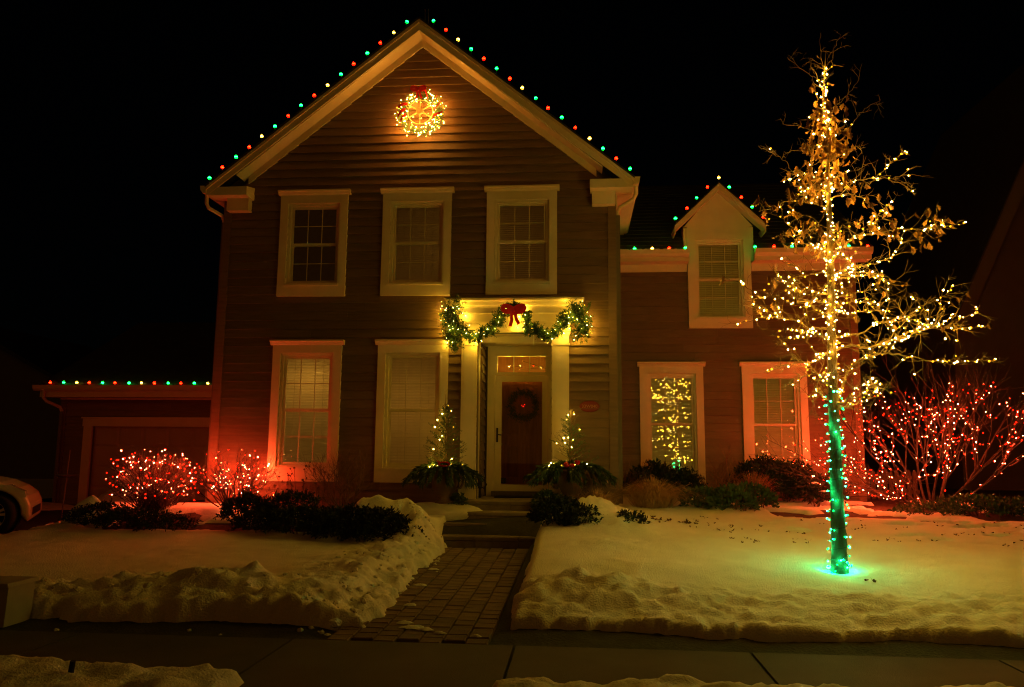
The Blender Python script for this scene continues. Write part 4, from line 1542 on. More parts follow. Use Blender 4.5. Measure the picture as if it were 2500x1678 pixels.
_, tp = hedge('rounded clipped bare hedge wrapped in red lights before the garage', -7.1, -.6, .70, .38, .98, 90)
pp = spread([p for p in tp if (p.y < -.45 or p.z > 1.2) and p.z > .62], 160, .05)
light_string('red mini lights over the clipped hedge before the garage', pp, redkinds(len(pp), .6), group='red light strings', size=RS)
_, tp = twiggy('bare_shrub', 'bare vase-shaped shrub wrapped in red lights at the house corner', -5.72, -.6, 1.02, 1.35, 18, M['redbark'], r0=.014, flat=.5)
pp = red_points(tp, 150, lambda p: p.y < .0 and p.z < 1.5 and -6.5 < p.x < -4.9, .68)
light_string('red mini lights over the vase-shaped shrub at the house corner', pp, redkinds(len(pp), .6), group='red light strings', size=RS)
pp = [Vector((-6.45 + .13 * random.uniform(-1, 1), -.75, 1.2 - .05 * k)) for k in range(16)]
light_string('short run of red mini lights linking hedge and shrub', pp, redkinds(10, .6), group='red light strings', size=RS)

# ------------------------------------------------------------------ red-lit tree on the right
def red_tree():
    x0, y0 = 6.0, .8
    z0 = gz(x0, y0)
    root = thing('spreading_tree', 'low bare many-stemmed tree covered in red lights right of the house', 'tree', (x0, y0, z0))
    lights = []

    def grow(b, p, d, ln, r, lev):
        n = 5
        pts, rr = [p], [r]
        q = p
        for k in range(n):
            d = (d + sph() * .16 + Vector((0, 0, .03))).normalized()
            q = q + d * ln / n
            pts.append(q)
            rr.append(r * (1 - .5 * (k + 1) / n))
        b.tube(pts, rr, 6 if lev < 1 else (4 if lev < 2 else 3), cap=False)
        for i in range(n):
            m_ = {0: 7, 1: 4, 2: 3, 3: 2}[lev]
            for k in range(m_):
                lights.append((pts[i].lerp(pts[i + 1], random.random()) + sph() * (r + .018), lev))
        if lev < 3:
            for k in range((5, 4, 3)[lev]):
                t = random.uniform(.3, 1)
                i = min(int(t * n), n - 1)
                s = pts[i].lerp(pts[i + 1], t * n - i)
                dd = (d + sph() * .55 + Vector((0, 0, .10))).normalized()
                grow(b, s, dd, ln * random.uniform(.45, .75), r * .5, lev + 1)

    # main stems: azimuth in the picture plane, tilt outward
    for sx_, sz_, sy_, ln in ((-1.0, .50, -.25, 1.35), (-.85, .75, .3, 1.55), (-.65, 1.0, -.5, 1.45), (-.35, 1.0, .2, 1.45), (-.1, 1.0, -.35, 1.45), (.15, 1.0, .35, 1.5),
                              (.38, 1.0, -.3, 1.5), (.65, .95, .2, 1.65), (.95, .8, -.2, 1.8), (1.1, .58, .25, 1.9), (1.05, .42, -.3, 1.7), (-1.1, .62, -.1, 1.6)):
        b = MB()
        grow(b, Vector((x0 + sx_ * .12, y0 + sy_ * .12, z0 - .03)), Vector((sx_, sy_, sz_)).normalized(), ln, .022, 0)
        b.build('stem', M['redbark'], root)
    random.shuffle(lights)
    return lights


RT = red_tree()
RT = spread([p for p, l in RT if p.z < 2.72 - .10 * abs(p.x - 6.4) and p.z > .66 + .10 * abs(p.x - 6) and 3.8 < p.x < 8.6], 1000, .066)
low = [p for p in RT if p.z < 1.25][:290]
mid = [p for p in RT if 1.25 <= p.z < 1.85][:295]
top = [p for p in RT if p.z >= 1.85][:290]
light_string('red mini lights wrapped on the low stems of the spreading tree', low, redkinds(len(low), .85), group='red light strings', size=RS)
light_string('red mini lights through the middle of the spreading tree', mid, redkinds(len(mid), .75), group='red light strings', size=RS)
light_string('red mini lights over the top of the spreading tree', top, redkinds(len(top), .62), group='red light strings', size=RS)

# ------------------------------------------------------------------ the tall lit oak on the lawn
TX, TY = 2.73, -4.6
TZ = float(snow_z(TX, TY)) - .06
oak = thing('oak_tree', 'slim young oak on the lawn wrapped in warm white lights with a green-lit trunk', 'tree', (TX, TY, TZ))
Tp = [(2.73, TZ - .05, .088), (2.735, .6, .074), (2.74, 1.2, .064), (2.75, 2.0, .055), (2.755, 2.4, .050), (2.77, 3.0, .043), (2.79, 3.6, .037), (2.80, 4.1, .030), (2.80, 4.6, .024),
      (2.83, 5.1, .017), (2.80, 5.5, .012), (2.82, 5.8, .008), (2.85, 6.12, .004)]
tz = [p[1] for p in Tp]


def trunk_at(z):
    return Vector((float(np.interp(z, tz, [p[0] for p in Tp])), TY, z)), float(np.interp(z, tz, [p[2] for p in Tp]))


b = MB()
zs = np.concatenate([[TZ - .05, TZ + .02], np.arange(.5, 6.12, .09)])
n = 14
vs, fs = [], []
for j, z in enumerate(zs):
    c, r = trunk_at(z)
    flare = 1 + .14 * math.exp(-(z - TZ) / .07)
    for k in range(n):
        a = 2 * math.pi * k / n
        rr = r * flare * (1 + .16 * (float(vnoise(k * 1.7 + 3, z * 5.0, 8)) - .5) + .10 * (float(vnoise(k * 2.3, z * 19.0, 9)) - .5))
        vs.append((c.x + rr * math.cos(a), c.y + rr * math.sin(a), z))
for j in range(len(zs) - 1):
    for k in range(n):
        fs.append((j * n + k, j * n + (k + 1) % n, (j + 1) * n + (k + 1) % n, (j + 1) * n + k))
b.add(vs, fs)
b.build('trunk', M['bark'], oak, True)

Z2 = lambda x, y: (1800 + x * .31894, 500 + y * .31894)
Z3 = lambda x, y: (1850 + x * .30604, 80 + y * .30604)
limbs = [  # points read off the photograph, with a depth that leaves the trunk's plane
    (Z2, .022, .35, [(745, 1500), (800, 1420), (830, 1330), (870, 1250), (960, 1180), (1100, 1140), (1250, 1150), (1450, 1190), (1700, 1205), (1980, 1185)]),
    (Z2, .018, -.3, [(750, 1120), (860, 1080), (1000, 1090), (1150, 1060), (1350, 985), (1500, 930), (1640, 860), (1710, 790)]),
    (Z2, .016, .5, [(750, 1010), (840, 1005), (950, 985), (1080, 910), (1250, 865), (1350, 820), (1430, 765), (1560, 715), (1640, 630)]),
    (Z2, .014, -.5, [(1080, 1070), (1230, 1020), (1420, 930), (1560, 940), (1700, 950), (1900, 935)]),
    (Z2, .016, .2, [(760, 330), (840, 280), (930, 235), (1060, 222), (1250, 190), (1400, 187), (1550, 180), (1740, 135)]),
    (Z2, .014, -.4, [(760, 540), (900, 480), (1050, 450), (1170, 400), (1230, 330), (1265, 250)]),
    (Z2, .010, .3, [(760, 575), (950, 540), (1080, 560), (1180, 605)]),
    (Z2, .010, -.3, [(770, 720), (860, 690), (960, 665), (1110, 630)]),
    (Z2, .012, .3, [(760, 820), (860, 830), (960, 820), (1090, 812)]),
    (Z2, .014, -.4, [(745, 1540), (820, 1500), (900, 1420), (990, 1365), (1060, 1330), (1090, 1365)]),
    (Z2, .012, .4, [(745, 1560), (830, 1540), (920, 1480), (1020, 1420), (1080, 1480)]),
    (Z2, .016, .3, [(760, 520), (700, 430), (640, 355), (570, 315), (440, 293)]),
    (Z2, .014, -.4, [(745, 790), (690, 750), (600, 735), (500, 742), (390, 750), (300, 690), (200, 715), (120, 670), (20, 590)]),
    (Z2, .016, .45, [(745, 960), (640, 945), (540, 940), (480, 900), (330, 870), (240, 860), (160, 870), (0, 915)]),
    (Z2, .014, -.4, [(745, 1090), (690, 1030), (620, 985), (540, 975), (450, 1015), (345, 1025)]),
    (Z2, .016, .3, [(745, 1190), (690, 1140), (600, 1200), (480, 1215), (380, 1225), (280, 1250)]),
    (Z2, .012, -.3, [(745, 540), (640, 515), (540, 540), (440, 565), (370, 600), (290, 560)]),
    (Z2, .014, .3, [(745, 1330), (690, 1290), (620, 1300), (560, 1260), (440, 1230)]),
    (Z2, .012, -.4, [(745, 1420), (680, 1370), (600, 1340), (540, 1380)]),
    (Z2, .012, .4, [(745, 1480), (680, 1490), (620, 1430), (570, 1515)]),
    (Z2, .014, -.35, [(755, 260), (660, 200), (560, 190), (470, 205), (380, 140), (330, 95)]),
    (Z2, .010, .35, [(745, 660), (640, 685), (540, 640), (480, 670), (420, 600)]),
    (Z2, .010, -.35, [(745, 860), (640, 830), (580, 780), (480, 780)]),
    (Z3, .012, .3, [(620, 1260), (700, 1210), (800, 1170), (950, 1165), (1100, 1155), (1220, 1085)]),
    (Z3, .010, -.3, [(620, 1330), (720, 1290), (850, 1330), (960, 1450), (1110, 1520)]),
    (Z3, .010, .3, [(590, 1230), (480, 1170), (350, 1115), (265, 1100), (220, 1030), (100, 950), (0, 905)]),
    (Z3, .010, -.3, [(600, 1400), (480, 1370), (360, 1345), (240, 1340), (120, 1400), (0, 1420)]),
    (Z3, .008, .2, [(560, 880), (470, 810), (390, 762), (200, 725)]),
    (Z3, .007, -.2, [(545, 450), (490, 390), (400, 325), (230, 200)]),
    (Z3, .007, .2, [(560, 640), (650, 570), (730, 475), (815, 360)]),
    (Z3, .008, -.2, [(580, 820), (700, 780), (780, 700), (850, 610), (985, 535)]),
    (Z3, .006, .1, [(545, 300), (500, 250), (400, 200)]),
    (Z3, .006, .1, [(545, 330), (590, 250), (610, 130), (670, 10)]),
    (Z3, .008, .3, [(590, 1020), (700, 960), (790, 900), (830, 960)]),
    (Z3, .008, -.3, [(580, 960), (480, 900), (420, 930), (260, 945)]),
]
random.seed(11)
limb_pts = []                                         # (point, radius, height share) for the lights


def bez(pts, k=6):
    """smooth curve through points"""
    out = []
    P = [pts[0]] + pts + [pts[-1]]
    for i in range(1, len(P) - 2):
        for j in range(k):
            t = j / k
            a, b_, c, d = P[i - 1], P[i], P[i + 1], P[i + 2]
            out.append(.5 * ((2 * b_) + (c - a) * t + (2 * a - 5 * b_ + 4 * c - d) * t * t + (3 * b_ - a - 3 * c + d) * t ** 3))
    out.append(pts[-1])
    return out


twig_tips = []


def limb(pts, r0, dens=1.0, twig_len=.30, lit=1.0):
    cur = bez(pts, 5)
    cur = [p + sph() * .012 for p in cur]
    m_ = len(cur)
    rr = [max(r0 * (1 - .85 * i / (m_ - 1)), .0035) for i in range(m_)]
    b = MB()
    b.tube(cur, rr, 6)
    L = sum((cur[i + 1] - cur[i]).length for i in range(m_ - 1))
    ntw = int(L * 15 * dens) + 3
    for k in range(ntw):
        t = random.uniform(.12, 1.0)
        i = min(int(t * (m_ - 1)), m_ - 2)
        p = cur[i].lerp(cur[i + 1], random.random())
        tg = (cur[i + 1] - cur[i]).normalized()
        d = (tg * .55 + sph() * .9 + Vector((0, 0, .2))).normalized()
        ln = twig_len * random.uniform(.35, 1.15)
        q1 = p + d * ln * .35
        d2 = (d + sph() * .32).normalized()
        q2 = q1 + d2 * ln * .35
        d3 = (d2 + sph() * .32 + Vector((0, 0, .12))).normalized()
        q3 = q2 + d3 * ln * .3
        r = min(rr[i] * .45, .0042)
        b.tube([p, q1, q2, q3], [max(r, .0026), max(r * .8, .0022), .0018, .0011], 4, cap=False)
        twig_tips.append((q2, q3))
        for s in range(random.choice((1, 2, 2, 3))):
            e0 = q1.lerp(q2, random.random())
            e1 = e0 + (d2 + sph() * .9).normalized() * ln * random.uniform(.18, .42)
            e2 = e1 + (e1 - e0 + sph() * .06) * .6
            b.tube([e0, e1, e2], [.0022, .0016, .001], 3, cap=False)
            twig_tips.append((e1, e2))
    b.build('branch', M['twig'], oak)
    for i in range(int((m_ - 1) * lit)):
        limb_pts.append((cur[i], cur[i + 1], rr[i]))
    return cur


for zf, r0, dy, px in limbs:
    m_ = len(px)
    pts = []
    for i, p in enumerate(px):
        t = i / (m_ - 1)
        pts.append(at(*zf(*p), TY + dy * 1.3 * t ** .8 + random.uniform(-.03, .03)))
    # starts inside the trunk where it leaves it
    if abs(pts[0].x - trunk_at(pts[0].z)[0].x) < .2:
        pts[0] = trunk_at(pts[0].z)[0]
    thin = zf is Z3 and r0 <= .010
    cur = limb(pts, r0 * .8, .45 if thin else 1.0, .2 if thin else .28, .5 if thin else 1.0)
    L_ = sum((cur[i + 1] - cur[i]).length for i in range(len(cur) - 1))
    if L_ > .55 and pts[0].z < 4.6:                    # side branches, lights and all
        for k in range(int(L_ * 1.0) + 1):
            i = int(len(cur) * random.uniform(.2, .8))
            tg = (cur[min(i + 1, len(cur) - 1)] - cur[i - 1]).normalized()
            d = (tg * .7 + sph() * .8 + Vector((0, 0, .15))).normalized()
            ln = random.uniform(.22, .5)
            p1 = cur[i] + d * ln * .5 + sph() * .04
            limb([cur[i], p1, p1 + (d + sph() * .5).normalized() * ln * .5], .006, .8, .18)
# limbs toward and away from the street, and the dense upper whorl
for k in range(13):
    z = random.uniform(2.4, 3.9) if k < 5 else random.uniform(3.9, 5.5)
    c, r = trunk_at(z)
    a = random.uniform(0, 6.28)
    up = random.uniform(.1, .7)
    ln = (random.uniform(.35, .75) if z < 3.9 else random.uniform(.14, .30) * (6.2 - z) / 1.9 + .05)
    d = Vector((math.cos(a) * .6, math.sin(a), up)).normalized()
    p1 = c + d * ln * .4 + sph() * .05
    limb([c, p1, p1 + (d + sph() * .3).normalized() * ln * .6], .008, .9, .22)
for k in range(3):                                    # bare shoots at the very top
    c, r = trunk_at(random.uniform(5.2, 5.9))
    d = Vector((random.uniform(-.3, .3), random.uniform(-.3, .3), 1)).normalized()
    limb([c, c + d * .2, c + d * .42 + sph() * .05], .003, .1, .12)

# dry leaves still hanging in the upper half
def leaf_mesh(seed):
    rng = random.Random(seed)
    ol = [(0, 0), (.10, .18), (.20, .26), (.15, .36), (.30, .52), (.19, .60), (.24, .78), (.10, .84), (0, 1.0)]
    curl, fold = rng.uniform(.2, .9), rng.uniform(.15, .5)
    b = MB()
    cz = lambda t: -curl * .5 * t * t
    vs = [(0, t, cz(t)) for x, t in ol]
    lf = [(-x * (1 + rng.uniform(-.2, .2)), t, cz(t) + x * fold * 2 + rng.uniform(-.05, .05)) for x, t in ol[1:-1]]
    rt = [(x * (1 + rng.uniform(-.2, .2)), t, cz(t) + x * fold * 2 + rng.uniform(-.05, .05)) for x, t in ol[1:-1]]
    n = len(ol)
    V = vs + lf + rt
    F = []
    for s, off in ((0, n), (1, n + n - 2)):
        idx = lambda i: off + i - 1
        F.append((0, 1, idx(1)) if s else (0, idx(1), 1))
        for i in range(1, n - 2):
            q = (i, i + 1, idx(i + 1), idx(i))
            F.append(q if s else tuple(reversed(q)))
        F.append((n - 2, n - 1, idx(n - 2)) if s else (n - 2, idx(n - 2), n - 1))
    b.add(V, F)
    return b.mesh('leaf', M['leaf'])


LM = [leaf_mesh(s) for s in range(6)]
cand = []
for a, e in twig_tips:
    hx = e.x - trunk_at(min(max(e.z, .5), 6.2))[0].x
    w = 0
    if 4.35 < e.z < 5.75 and abs(hx) < .30:
        w = .9
    elif 3.75 < e.z <= 4.35:
        w = .55
    elif 3.3 < e.z <= 3.75 and abs(hx) > .3:
        w = .07
    elif 2.4 < e.z <= 3.3:
        w = .02
    if random.random() < w:
        cand.append(e)
extra = []
for k in range(170):                                  # clusters close to the leader
    z = random.triangular(4.3, 5.75, 4.9)
    c, r = trunk_at(z)
    a = random.uniform(0, 6.28)
    q = random.uniform(.05, .30) * min(1, (6.1 - z) / 1.25)
    extra.append(c + Vector((math.cos(a) * q, math.sin(a) * q, random.uniform(-.05, .05))))
random.shuffle(cand)
leaf_at = (extra + cand)[:300]
rest = cand[max(0, 300 - len(extra)):][:220]
for p in leaf_at:
    link('leaf', random.choice(LM), oak, p, (random.uniform(-2.6, -.9), random.uniform(-.6, .6), random.uniform(0, 6.28)), random.uniform(.08, .125))
if rest:
    b = MB()
    for p in rest:
        me = random.choice(LM)
        R_ = Matrix.Rotation(random.uniform(0, 6.28), 3, 'Z') @ Matrix.Rotation(random.uniform(-2.6, -.9), 3, 'X')
        s = random.uniform(.075, .115)
        b.add([p + R_ @ (v.co * s) for v in me.vertices], [tuple(f.vertices) for f in me.polygons])
    tag(b.build('leaves', M['leaf'], oak), kind='stuff')

# lights of the oak
random.seed(5)


def spiral(z0, z1, turns, off=.012, step=.02):
    out = []
    n_ = int((z1 - z0) / step)
    for i in range(n_ + 1):
        t = i / n_
        z = z0 + (z1 - z0) * t
        c, r = trunk_at(z)
        a = 2 * math.pi * turns * t
        out.append(Vector((c.x + math.cos(a) * (r + off), c.y + math.sin(a) * (r + off), z)))
    return out


sp = spiral(TZ + .03, 2.2, 19, .012, .006)
gp = []
for i in range(0, 88):
    p = sp[int((i + random.uniform(-.45, .45)) * len(sp) / 88) % len(sp)]
    c, r = trunk_at(p.z)
    o = (p - c)
    o.z = 0
    gp.append(p + o.normalized() * random.uniform(.008, .032) + Vector((0, 0, random.uniform(-.02, .02))))
for i in range(16):
    a = i * 2.4
    gp.append(Vector((TX + math.cos(a) * .12, TY + math.sin(a) * .12, TZ + random.uniform(.06, .2))))
light_string('green mini lights spiralled round the lower trunk of the oak', gp, ['green'] * len(gp), [sp], 'light strings on the oak', (.85, 1.25), .0035)

wp = []
for i in range(200):                                   # up the trunk
    z = 2.15 + 3.75 * (i + random.random()) / 200
    c, r = trunk_at(z)
    a = random.uniform(0, 6.28)
    wp.append(c + Vector((math.cos(a), math.sin(a), 0)) * (r + random.uniform(.008, .03)))
for a, c, r in limb_pts:
    L = (c - a).length
    dens = 14 if a.z < 3.9 else 11.0
    if a.z > 5.3:
        dens = 3.0
    k = np.random.RandomState(int(abs(a.x * 9999 + a.z * 777)) % 100000).poisson(L * dens)
    for _ in range(k):
        wp.append(a.lerp(c, random.random()) + sph() * (r + .008))
for a, c in twig_tips:
    if random.random() < (.07 if a.z < 4.2 else .03):
        wp.append(a + sph() * .006)
wp = [p for p in wp if p.z > 2.05 and p.z < 6.05]
low = [p for p in wp if p.z < 2.75]
m1 = [p for p in wp if 2.75 <= p.z < 3.25]
m2 = [p for p in wp if 3.25 <= p.z < 4.2]
hi = [p for p in wp if p.z >= 4.2]
for pts_, lab in ((low, 'warm white mini lights on the lowest limbs of the oak'), (m1, 'warm white mini lights on the wide spreading middle limbs of the oak'),
                  (m2, 'warm white mini lights in the upper limbs of the oak, level with the dormer'), (hi, 'warm white mini lights among the dry leaves in the top of the oak')):
    random.shuffle(pts_)
    pts_ = pts_[:295]
    light_string(lab, pts_, ['warm'] * len(pts_), None, 'light strings on the oak', (.7, 1.4))

# ------------------------------------------------------------------ garland over the door
random.seed(21)
Z8 = lambda x, y: (1050 + x * .18408, 700 + y * .18408)


def garland_path(px, y):
    return bez([at(*Z8(*p), y) for p in px], 8)


def foliage_run(b, path, rad_, per_m, ln=.10, tufts=None):
    """artificial fir: blunt bottle-brush tips all round a core"""
    for i in range(len(path) - 1):
        a, c = path[i], path[i + 1]
        L = (c - a).length
        for k in range(int(L * per_m) + 1):
            p = a.lerp(c, random.random())
            d = sph()
            d.y = -abs(d.y) * .8 + .15
            r = rad_(p) * random.uniform(.35, .95)
            tip = p + d * r
            tufts.append(tip)
            for n_ in range(15):
                t = random.random()
                q = p.lerp(tip, .35 + .65 * t)
                o = (d * .5 + sph()).normalized()
                blade(b, q, o, random.uniform(.03, .048), .0065)


gar = thing('door_garland', 'thick green fir garland with red bow swagged across the porch entablature', 'garland', at(1250, 760, -.33))
tl, tm, tr_ = [], [], []
b = MB()
drop_l = garland_path([(330, 240), (270, 380), (260, 520), (300, 660), (340, 800)], -.30)
foliage_run(b, drop_l, lambda p: .28 if p.z > 3.45 else .22, 460, tufts=tl)
foliage_run(b, garland_path([(340, 520), (460, 600), (600, 690), (720, 590), (830, 620)], -.29), lambda p: .15, 330, tufts=tm)
foliage_run(b, garland_path([(800, 560), (900, 480), (930, 400), (1010, 330)], -.31), lambda p: .20, 330, tufts=tm)
foliage_run(b, garland_path([(960, 330), (1110, 260), (1200, 300), (1270, 400), (1340, 560)], -.32), lambda p: .115, 300, tufts=tm)
foliage_run(b, garland_path([(1280, 590), (1380, 540), (1480, 620), (1600, 640), (1700, 560), (1800, 470)], -.29), lambda p: .16, 330, tufts=tr_)
drop_r = garland_path([(1880, 290), (1990, 380), (2020, 520), (1990, 680)], -.30)
foliage_run(b, drop_r, lambda p: .27, 480, tufts=tr_)
foliage_run(b, garland_path([(1730, 420), (1850, 420), (1960, 400)], -.29), lambda p: .15, 260, tufts=tr_)
b.build('foliage', M['garland'], gar)
for k, (x0, y0, x1, y1) in enumerate(((1110, 330, 1110, 180), (1270, 350, 1340, 330), (1890, 330, 1890, 200), (1800, 320, 1720, 360), (2090, 320, 2120, 220), (180, 400, 120, 365), (1300, 560, 1260, 630))):
    b = MB()
    a, c = at(*Z8(x0, y0), -.34), at(*Z8(x1, y1), -.36)
    for n_ in range(70):
        blade(b, a.lerp(c, random.random()), ((c - a).normalized() * .6 + sph()), random.uniform(.03, .048), .0065)
    b.build('sprig', M['garland'], gar)


def bow(root, c, s, m, tails=2):
    """two loops, a knot and tails of ribbon"""
    def strip(path, w, nm):
        b = MB()
        vs, fs = [], []
        for i, p in enumerate(path):
            d = Vector(path[min(i + 1, len(path) - 1)]) - Vector(path[max(i - 1, 0)])
            sd = d.cross(Vector((0, 1, 0)))
            sd = sd.normalized() if sd.length > 1e-5 else Vector((0, 0, 1))
            for q in (-1, 1):
                o = Vector(p) + sd * w * q * .5
                vs.append(c + o * s)
                vs.append(c + (o + Vector((0, .012, 0))) * s)
        for i in range(len(path) - 1):
            k, j = i * 4, i * 4 + 4
            fs += [(k, j, j + 2, k + 2), (k + 1, k + 3, j + 3, j + 1), (k, k + 1, j + 1, j), (k + 2, j + 2, j + 3, k + 3)]
        b.add(vs, fs)
        b.build(nm, m, root)
    for sg in (-1, 1):
        lp = [(0, -.05, 0)]
        for i in range(13):
            a = math.pi * 2 * i / 12
            lp.append((sg * (.27 - .27 * math.cos(a)), -.06 - .12 * math.sin(a / 2), .05 + .13 * math.sin(a) * (1 - .3 * math.cos(a)) + .10 * (1 - math.cos(a)) / 2))
        strip(lp, .24, 'ribbon_loop')
    for k in range(tails):
        sg = -1 if k % 2 else 1
        strip([(0, -.06, 0), (sg * .10, -.10, -.2), (sg * .12 + .03, -.07, -.42), (sg * .22 + .05, -.10, -.66 - .10 * k)], .17, 'ribbon_tail')
    b = MB()
    vs, fs = icos(.075 * s, 2, 1, 1.1)
    b.add([(v[0] + c.x, v[1] + c.y - .07 * s, v[2] + c.z) for v in vs], fs)
    b.build('knot', m, root)


bow(gar, at(*Z8(1110, 330), -.42), .34, M['ribbon'])
b = MB()
a = at(*Z8(1372, 640), -.33)
b.tube([a, a + Vector((0, 0, -.10)), a + Vector((.004, 0, -.24))], [.009, .006, .0015], 6)
a2 = at(*Z8(1410, 690), -.33)
b.tube([a2, a2 + Vector((0, 0, -.05))], [.006, .0015], 6)
tag(b.build('icicle', M['ice'], smooth=True), 'thin icicle hanging from the garland above the door', 'icicle')


def pick(t, n, off=.02):
    random.shuffle(t)
    return [p + Vector((0, -off, 0)) for p in spread(t, n, .06)]


for t, n_, lab in ((tl, 28, 'warm white mini lights in the left drop of the door garland'), (tm, 28, 'warm white mini lights in the garland around the red bow'), (tr_, 40, 'warm white mini lights in the right half of the door garland')):
    p_ = pick(t, n_)
    light_string(lab, p_, ['warm4'] * len(p_), None, 'light strings on the door garland', (.55, .95))
pts_ = [at(*Z8(x, y), -.20) for x, y in ((320, 205), (1225, 205), (1270, 300), (470, 390), (1830, 385), (1150, 540), (1180, 400), (540, 640), (680, 720), (590, 745), (1780, 655), (1850, 560))]
pts_ += [at(*Z8(x, y), -.13) for x, y in ((2085, 400), (2110, 520), (2075, 640), (1960, 700), (150, 430), (165, 590), (235, 745), (140, 300))]  # extra bulbs close to the wall, added to brighten the siding
light_string('warm white mini lights caught between garland and entablature', pts_, ['warm2'] * len(pts_), None, 'light strings on the door garland', (.9, 1.15))

# ------------------------------------------------------------------ wreaths
random.seed(31)


def wreath(label, c, R_, r_, m, n_):
    root = thing('wreath', label, 'wreath', c)
    b = MB()
    tips = []
    for k in range(n_):
        a = random.uniform(0, 6.283)
        p = c + Vector((math.cos(a) * R_, 0, math.sin(a) * R_))
        d = sph()
        d.y = -abs(d.y) if random.random() < .85 else d.y * .4
        tip = p + d * r_ * random.uniform(.5, 1.15)
        tips.append(tip)
        for q in range(11):
            t = random.random()
            blade(b, p.lerp(tip, t), (d * .5 + sph()), random.uniform(.025, .05), .004)
    b.build('foliage', m, root)
    return root, tips


GWC = Vector((-2.80, -.13, 7.50))
gwr, tips = wreath('large lit wreath with red ribbon high in the main gable', GWC, .335, .135, M['garland'], 560)
b = MB()
b.lathe([(.062, -.13), (.066, -.155), (.05, -.165), (.0, -.167)], GWC + Vector((0, 0, 0)), 16, 'y')
for k in range(6):
    a = math.pi / 2 + k * math.pi / 3
    b.tube([GWC + Vector((math.cos(a) * .03, -.145, math.sin(a) * .03)), GWC + Vector((math.cos(a) * .225, -.135, math.sin(a) * .225))], .013, 6)
for r_ in (.225,):
    ring_ = [GWC + Vector((math.cos(t * math.pi / 12) * r_, -.105, math.sin(t * math.pi / 12) * r_)) for t in range(25)]
    b.tube(ring_, .008, 5)
b.build('wire_frame', M['cream_metal'], gwr)
bow(gwr, GWC + Vector((-.02, -.20, .36)), .23, M['ribbon'], 2)
for k, a0 in enumerate((2.6, 3.0, .1, .45, 5.9, 3.35, 1.05)):   # ribbon wound through
    b = MB()
    vs, fs = [], []
    for i in range(7):
        a = a0 + i * .055
        rr = .26 + .025 * i
        for q in (-.028, .028):
            vs.append(GWC + Vector((math.cos(a) * (rr + q * .3), -.15 - .03 * math.sin(i * .6) + (q > 0) * .004, math.sin(a) * (rr) + q)))
    for i in range(6):
        fs.append((2 * i, 2 * i + 1, 2 * i + 3, 2 * i + 2))
    b.add(vs, fs)
    b.build('ribbon', M['ribbon'], gwr)
random.shuffle(tips)
pts_ = []
for p in tips:
    if (p - GWC - Vector((0, 0, .36))).length > .13 and all((p - q).length > .027 for q in pts_):
        pts_.append(p + Vector((0, -.015, 0)))
    if len(pts_) > 175:
        break
for k in range(8):
    a = k * .8 + .2
    q = random.uniform(.17, .21)
    pts_.insert(0, GWC + Vector((math.cos(a) * q, -.25, math.sin(a) * q)))  # extra bulbs added in front of the ring to light the hub
light_string('warm white mini lights covering the gable wreath', pts_, ['warm3'] * len(pts_), None, 'wreath lights', (.8, 1.45))

DWC = Vector((-1.005, YD + .0, 2.33))
DWC.y = YD + .02
dwr, tips = wreath('dark unlit wreath with a red heart on the wooden front door', Vector((-1.005, YD + .035, 2.33)), .235, .10, M['wreath_green'], 420)
b = MB()
for sg in (-1, 1):
    vs, fs = icos(.030, 1)
    b.add([(v[0] - 1.005 + sg * .022, v[1] * .5 + YD + .01, v[2] + 2.335) for v in vs], fs)
b.add([(-1.055, YD + .0, 2.33), (-.955, YD + .0, 2.33), (-1.005, YD + .0, 2.275), (-1.005, YD + .012, 2.33)], [(0, 2, 1), (0, 3, 2), (1, 2, 3), (0, 1, 3)])
b.build('heart', M['ornament'], dwr)
pts_ = [Vector((-1.005 + dx, YD - .005, 2.335 + dz)) for dx, dz in ((-.03, .0), (.025, .012), (0, -.02))]
light_string('tiny red lights in the heart of the front door wreath', pts_, ['heart'] * 3, None, 'wreath lights', (.6, .8))

# warm lights seen through the transom, on a garland inside the hall
pts_ = [Vector((x, YD + .35, z)) for x, z in ((-1.34, 3.10), (-1.30, 3.08), (-1.285, 3.11), (-1.31, 3.05), (-1.09, 3.10), (-1.10, 3.03), (-.70, 3.06), (-.68, 3.03), (-.715, 3.075), (-1.05, 3.19), (-.58, 3.04))]
light_string('warm indoor mini lights showing through the transom glass', pts_, ['warm2'] * len(pts_), [pts_], 'wreath lights', (.4, .8))
link('bulb', BULB['red'], bpy.data.objects['string_light'] if False else None, Vector((-.84, YD + .35, 3.10)), None, .8).name = 'indicator_bulb'
tag(bpy.data.objects['indicator_bulb'], 'single small red light glowing behind the transom glass', 'bulb')
MB().box(PX0 - .3, PX1 + .3, YD + 1.6, YD + 1.65, .6, 3.6).build('hall_wall', M['door'], house)

# ------------------------------------------------------------------ planted urns beside the door
random.seed(41)


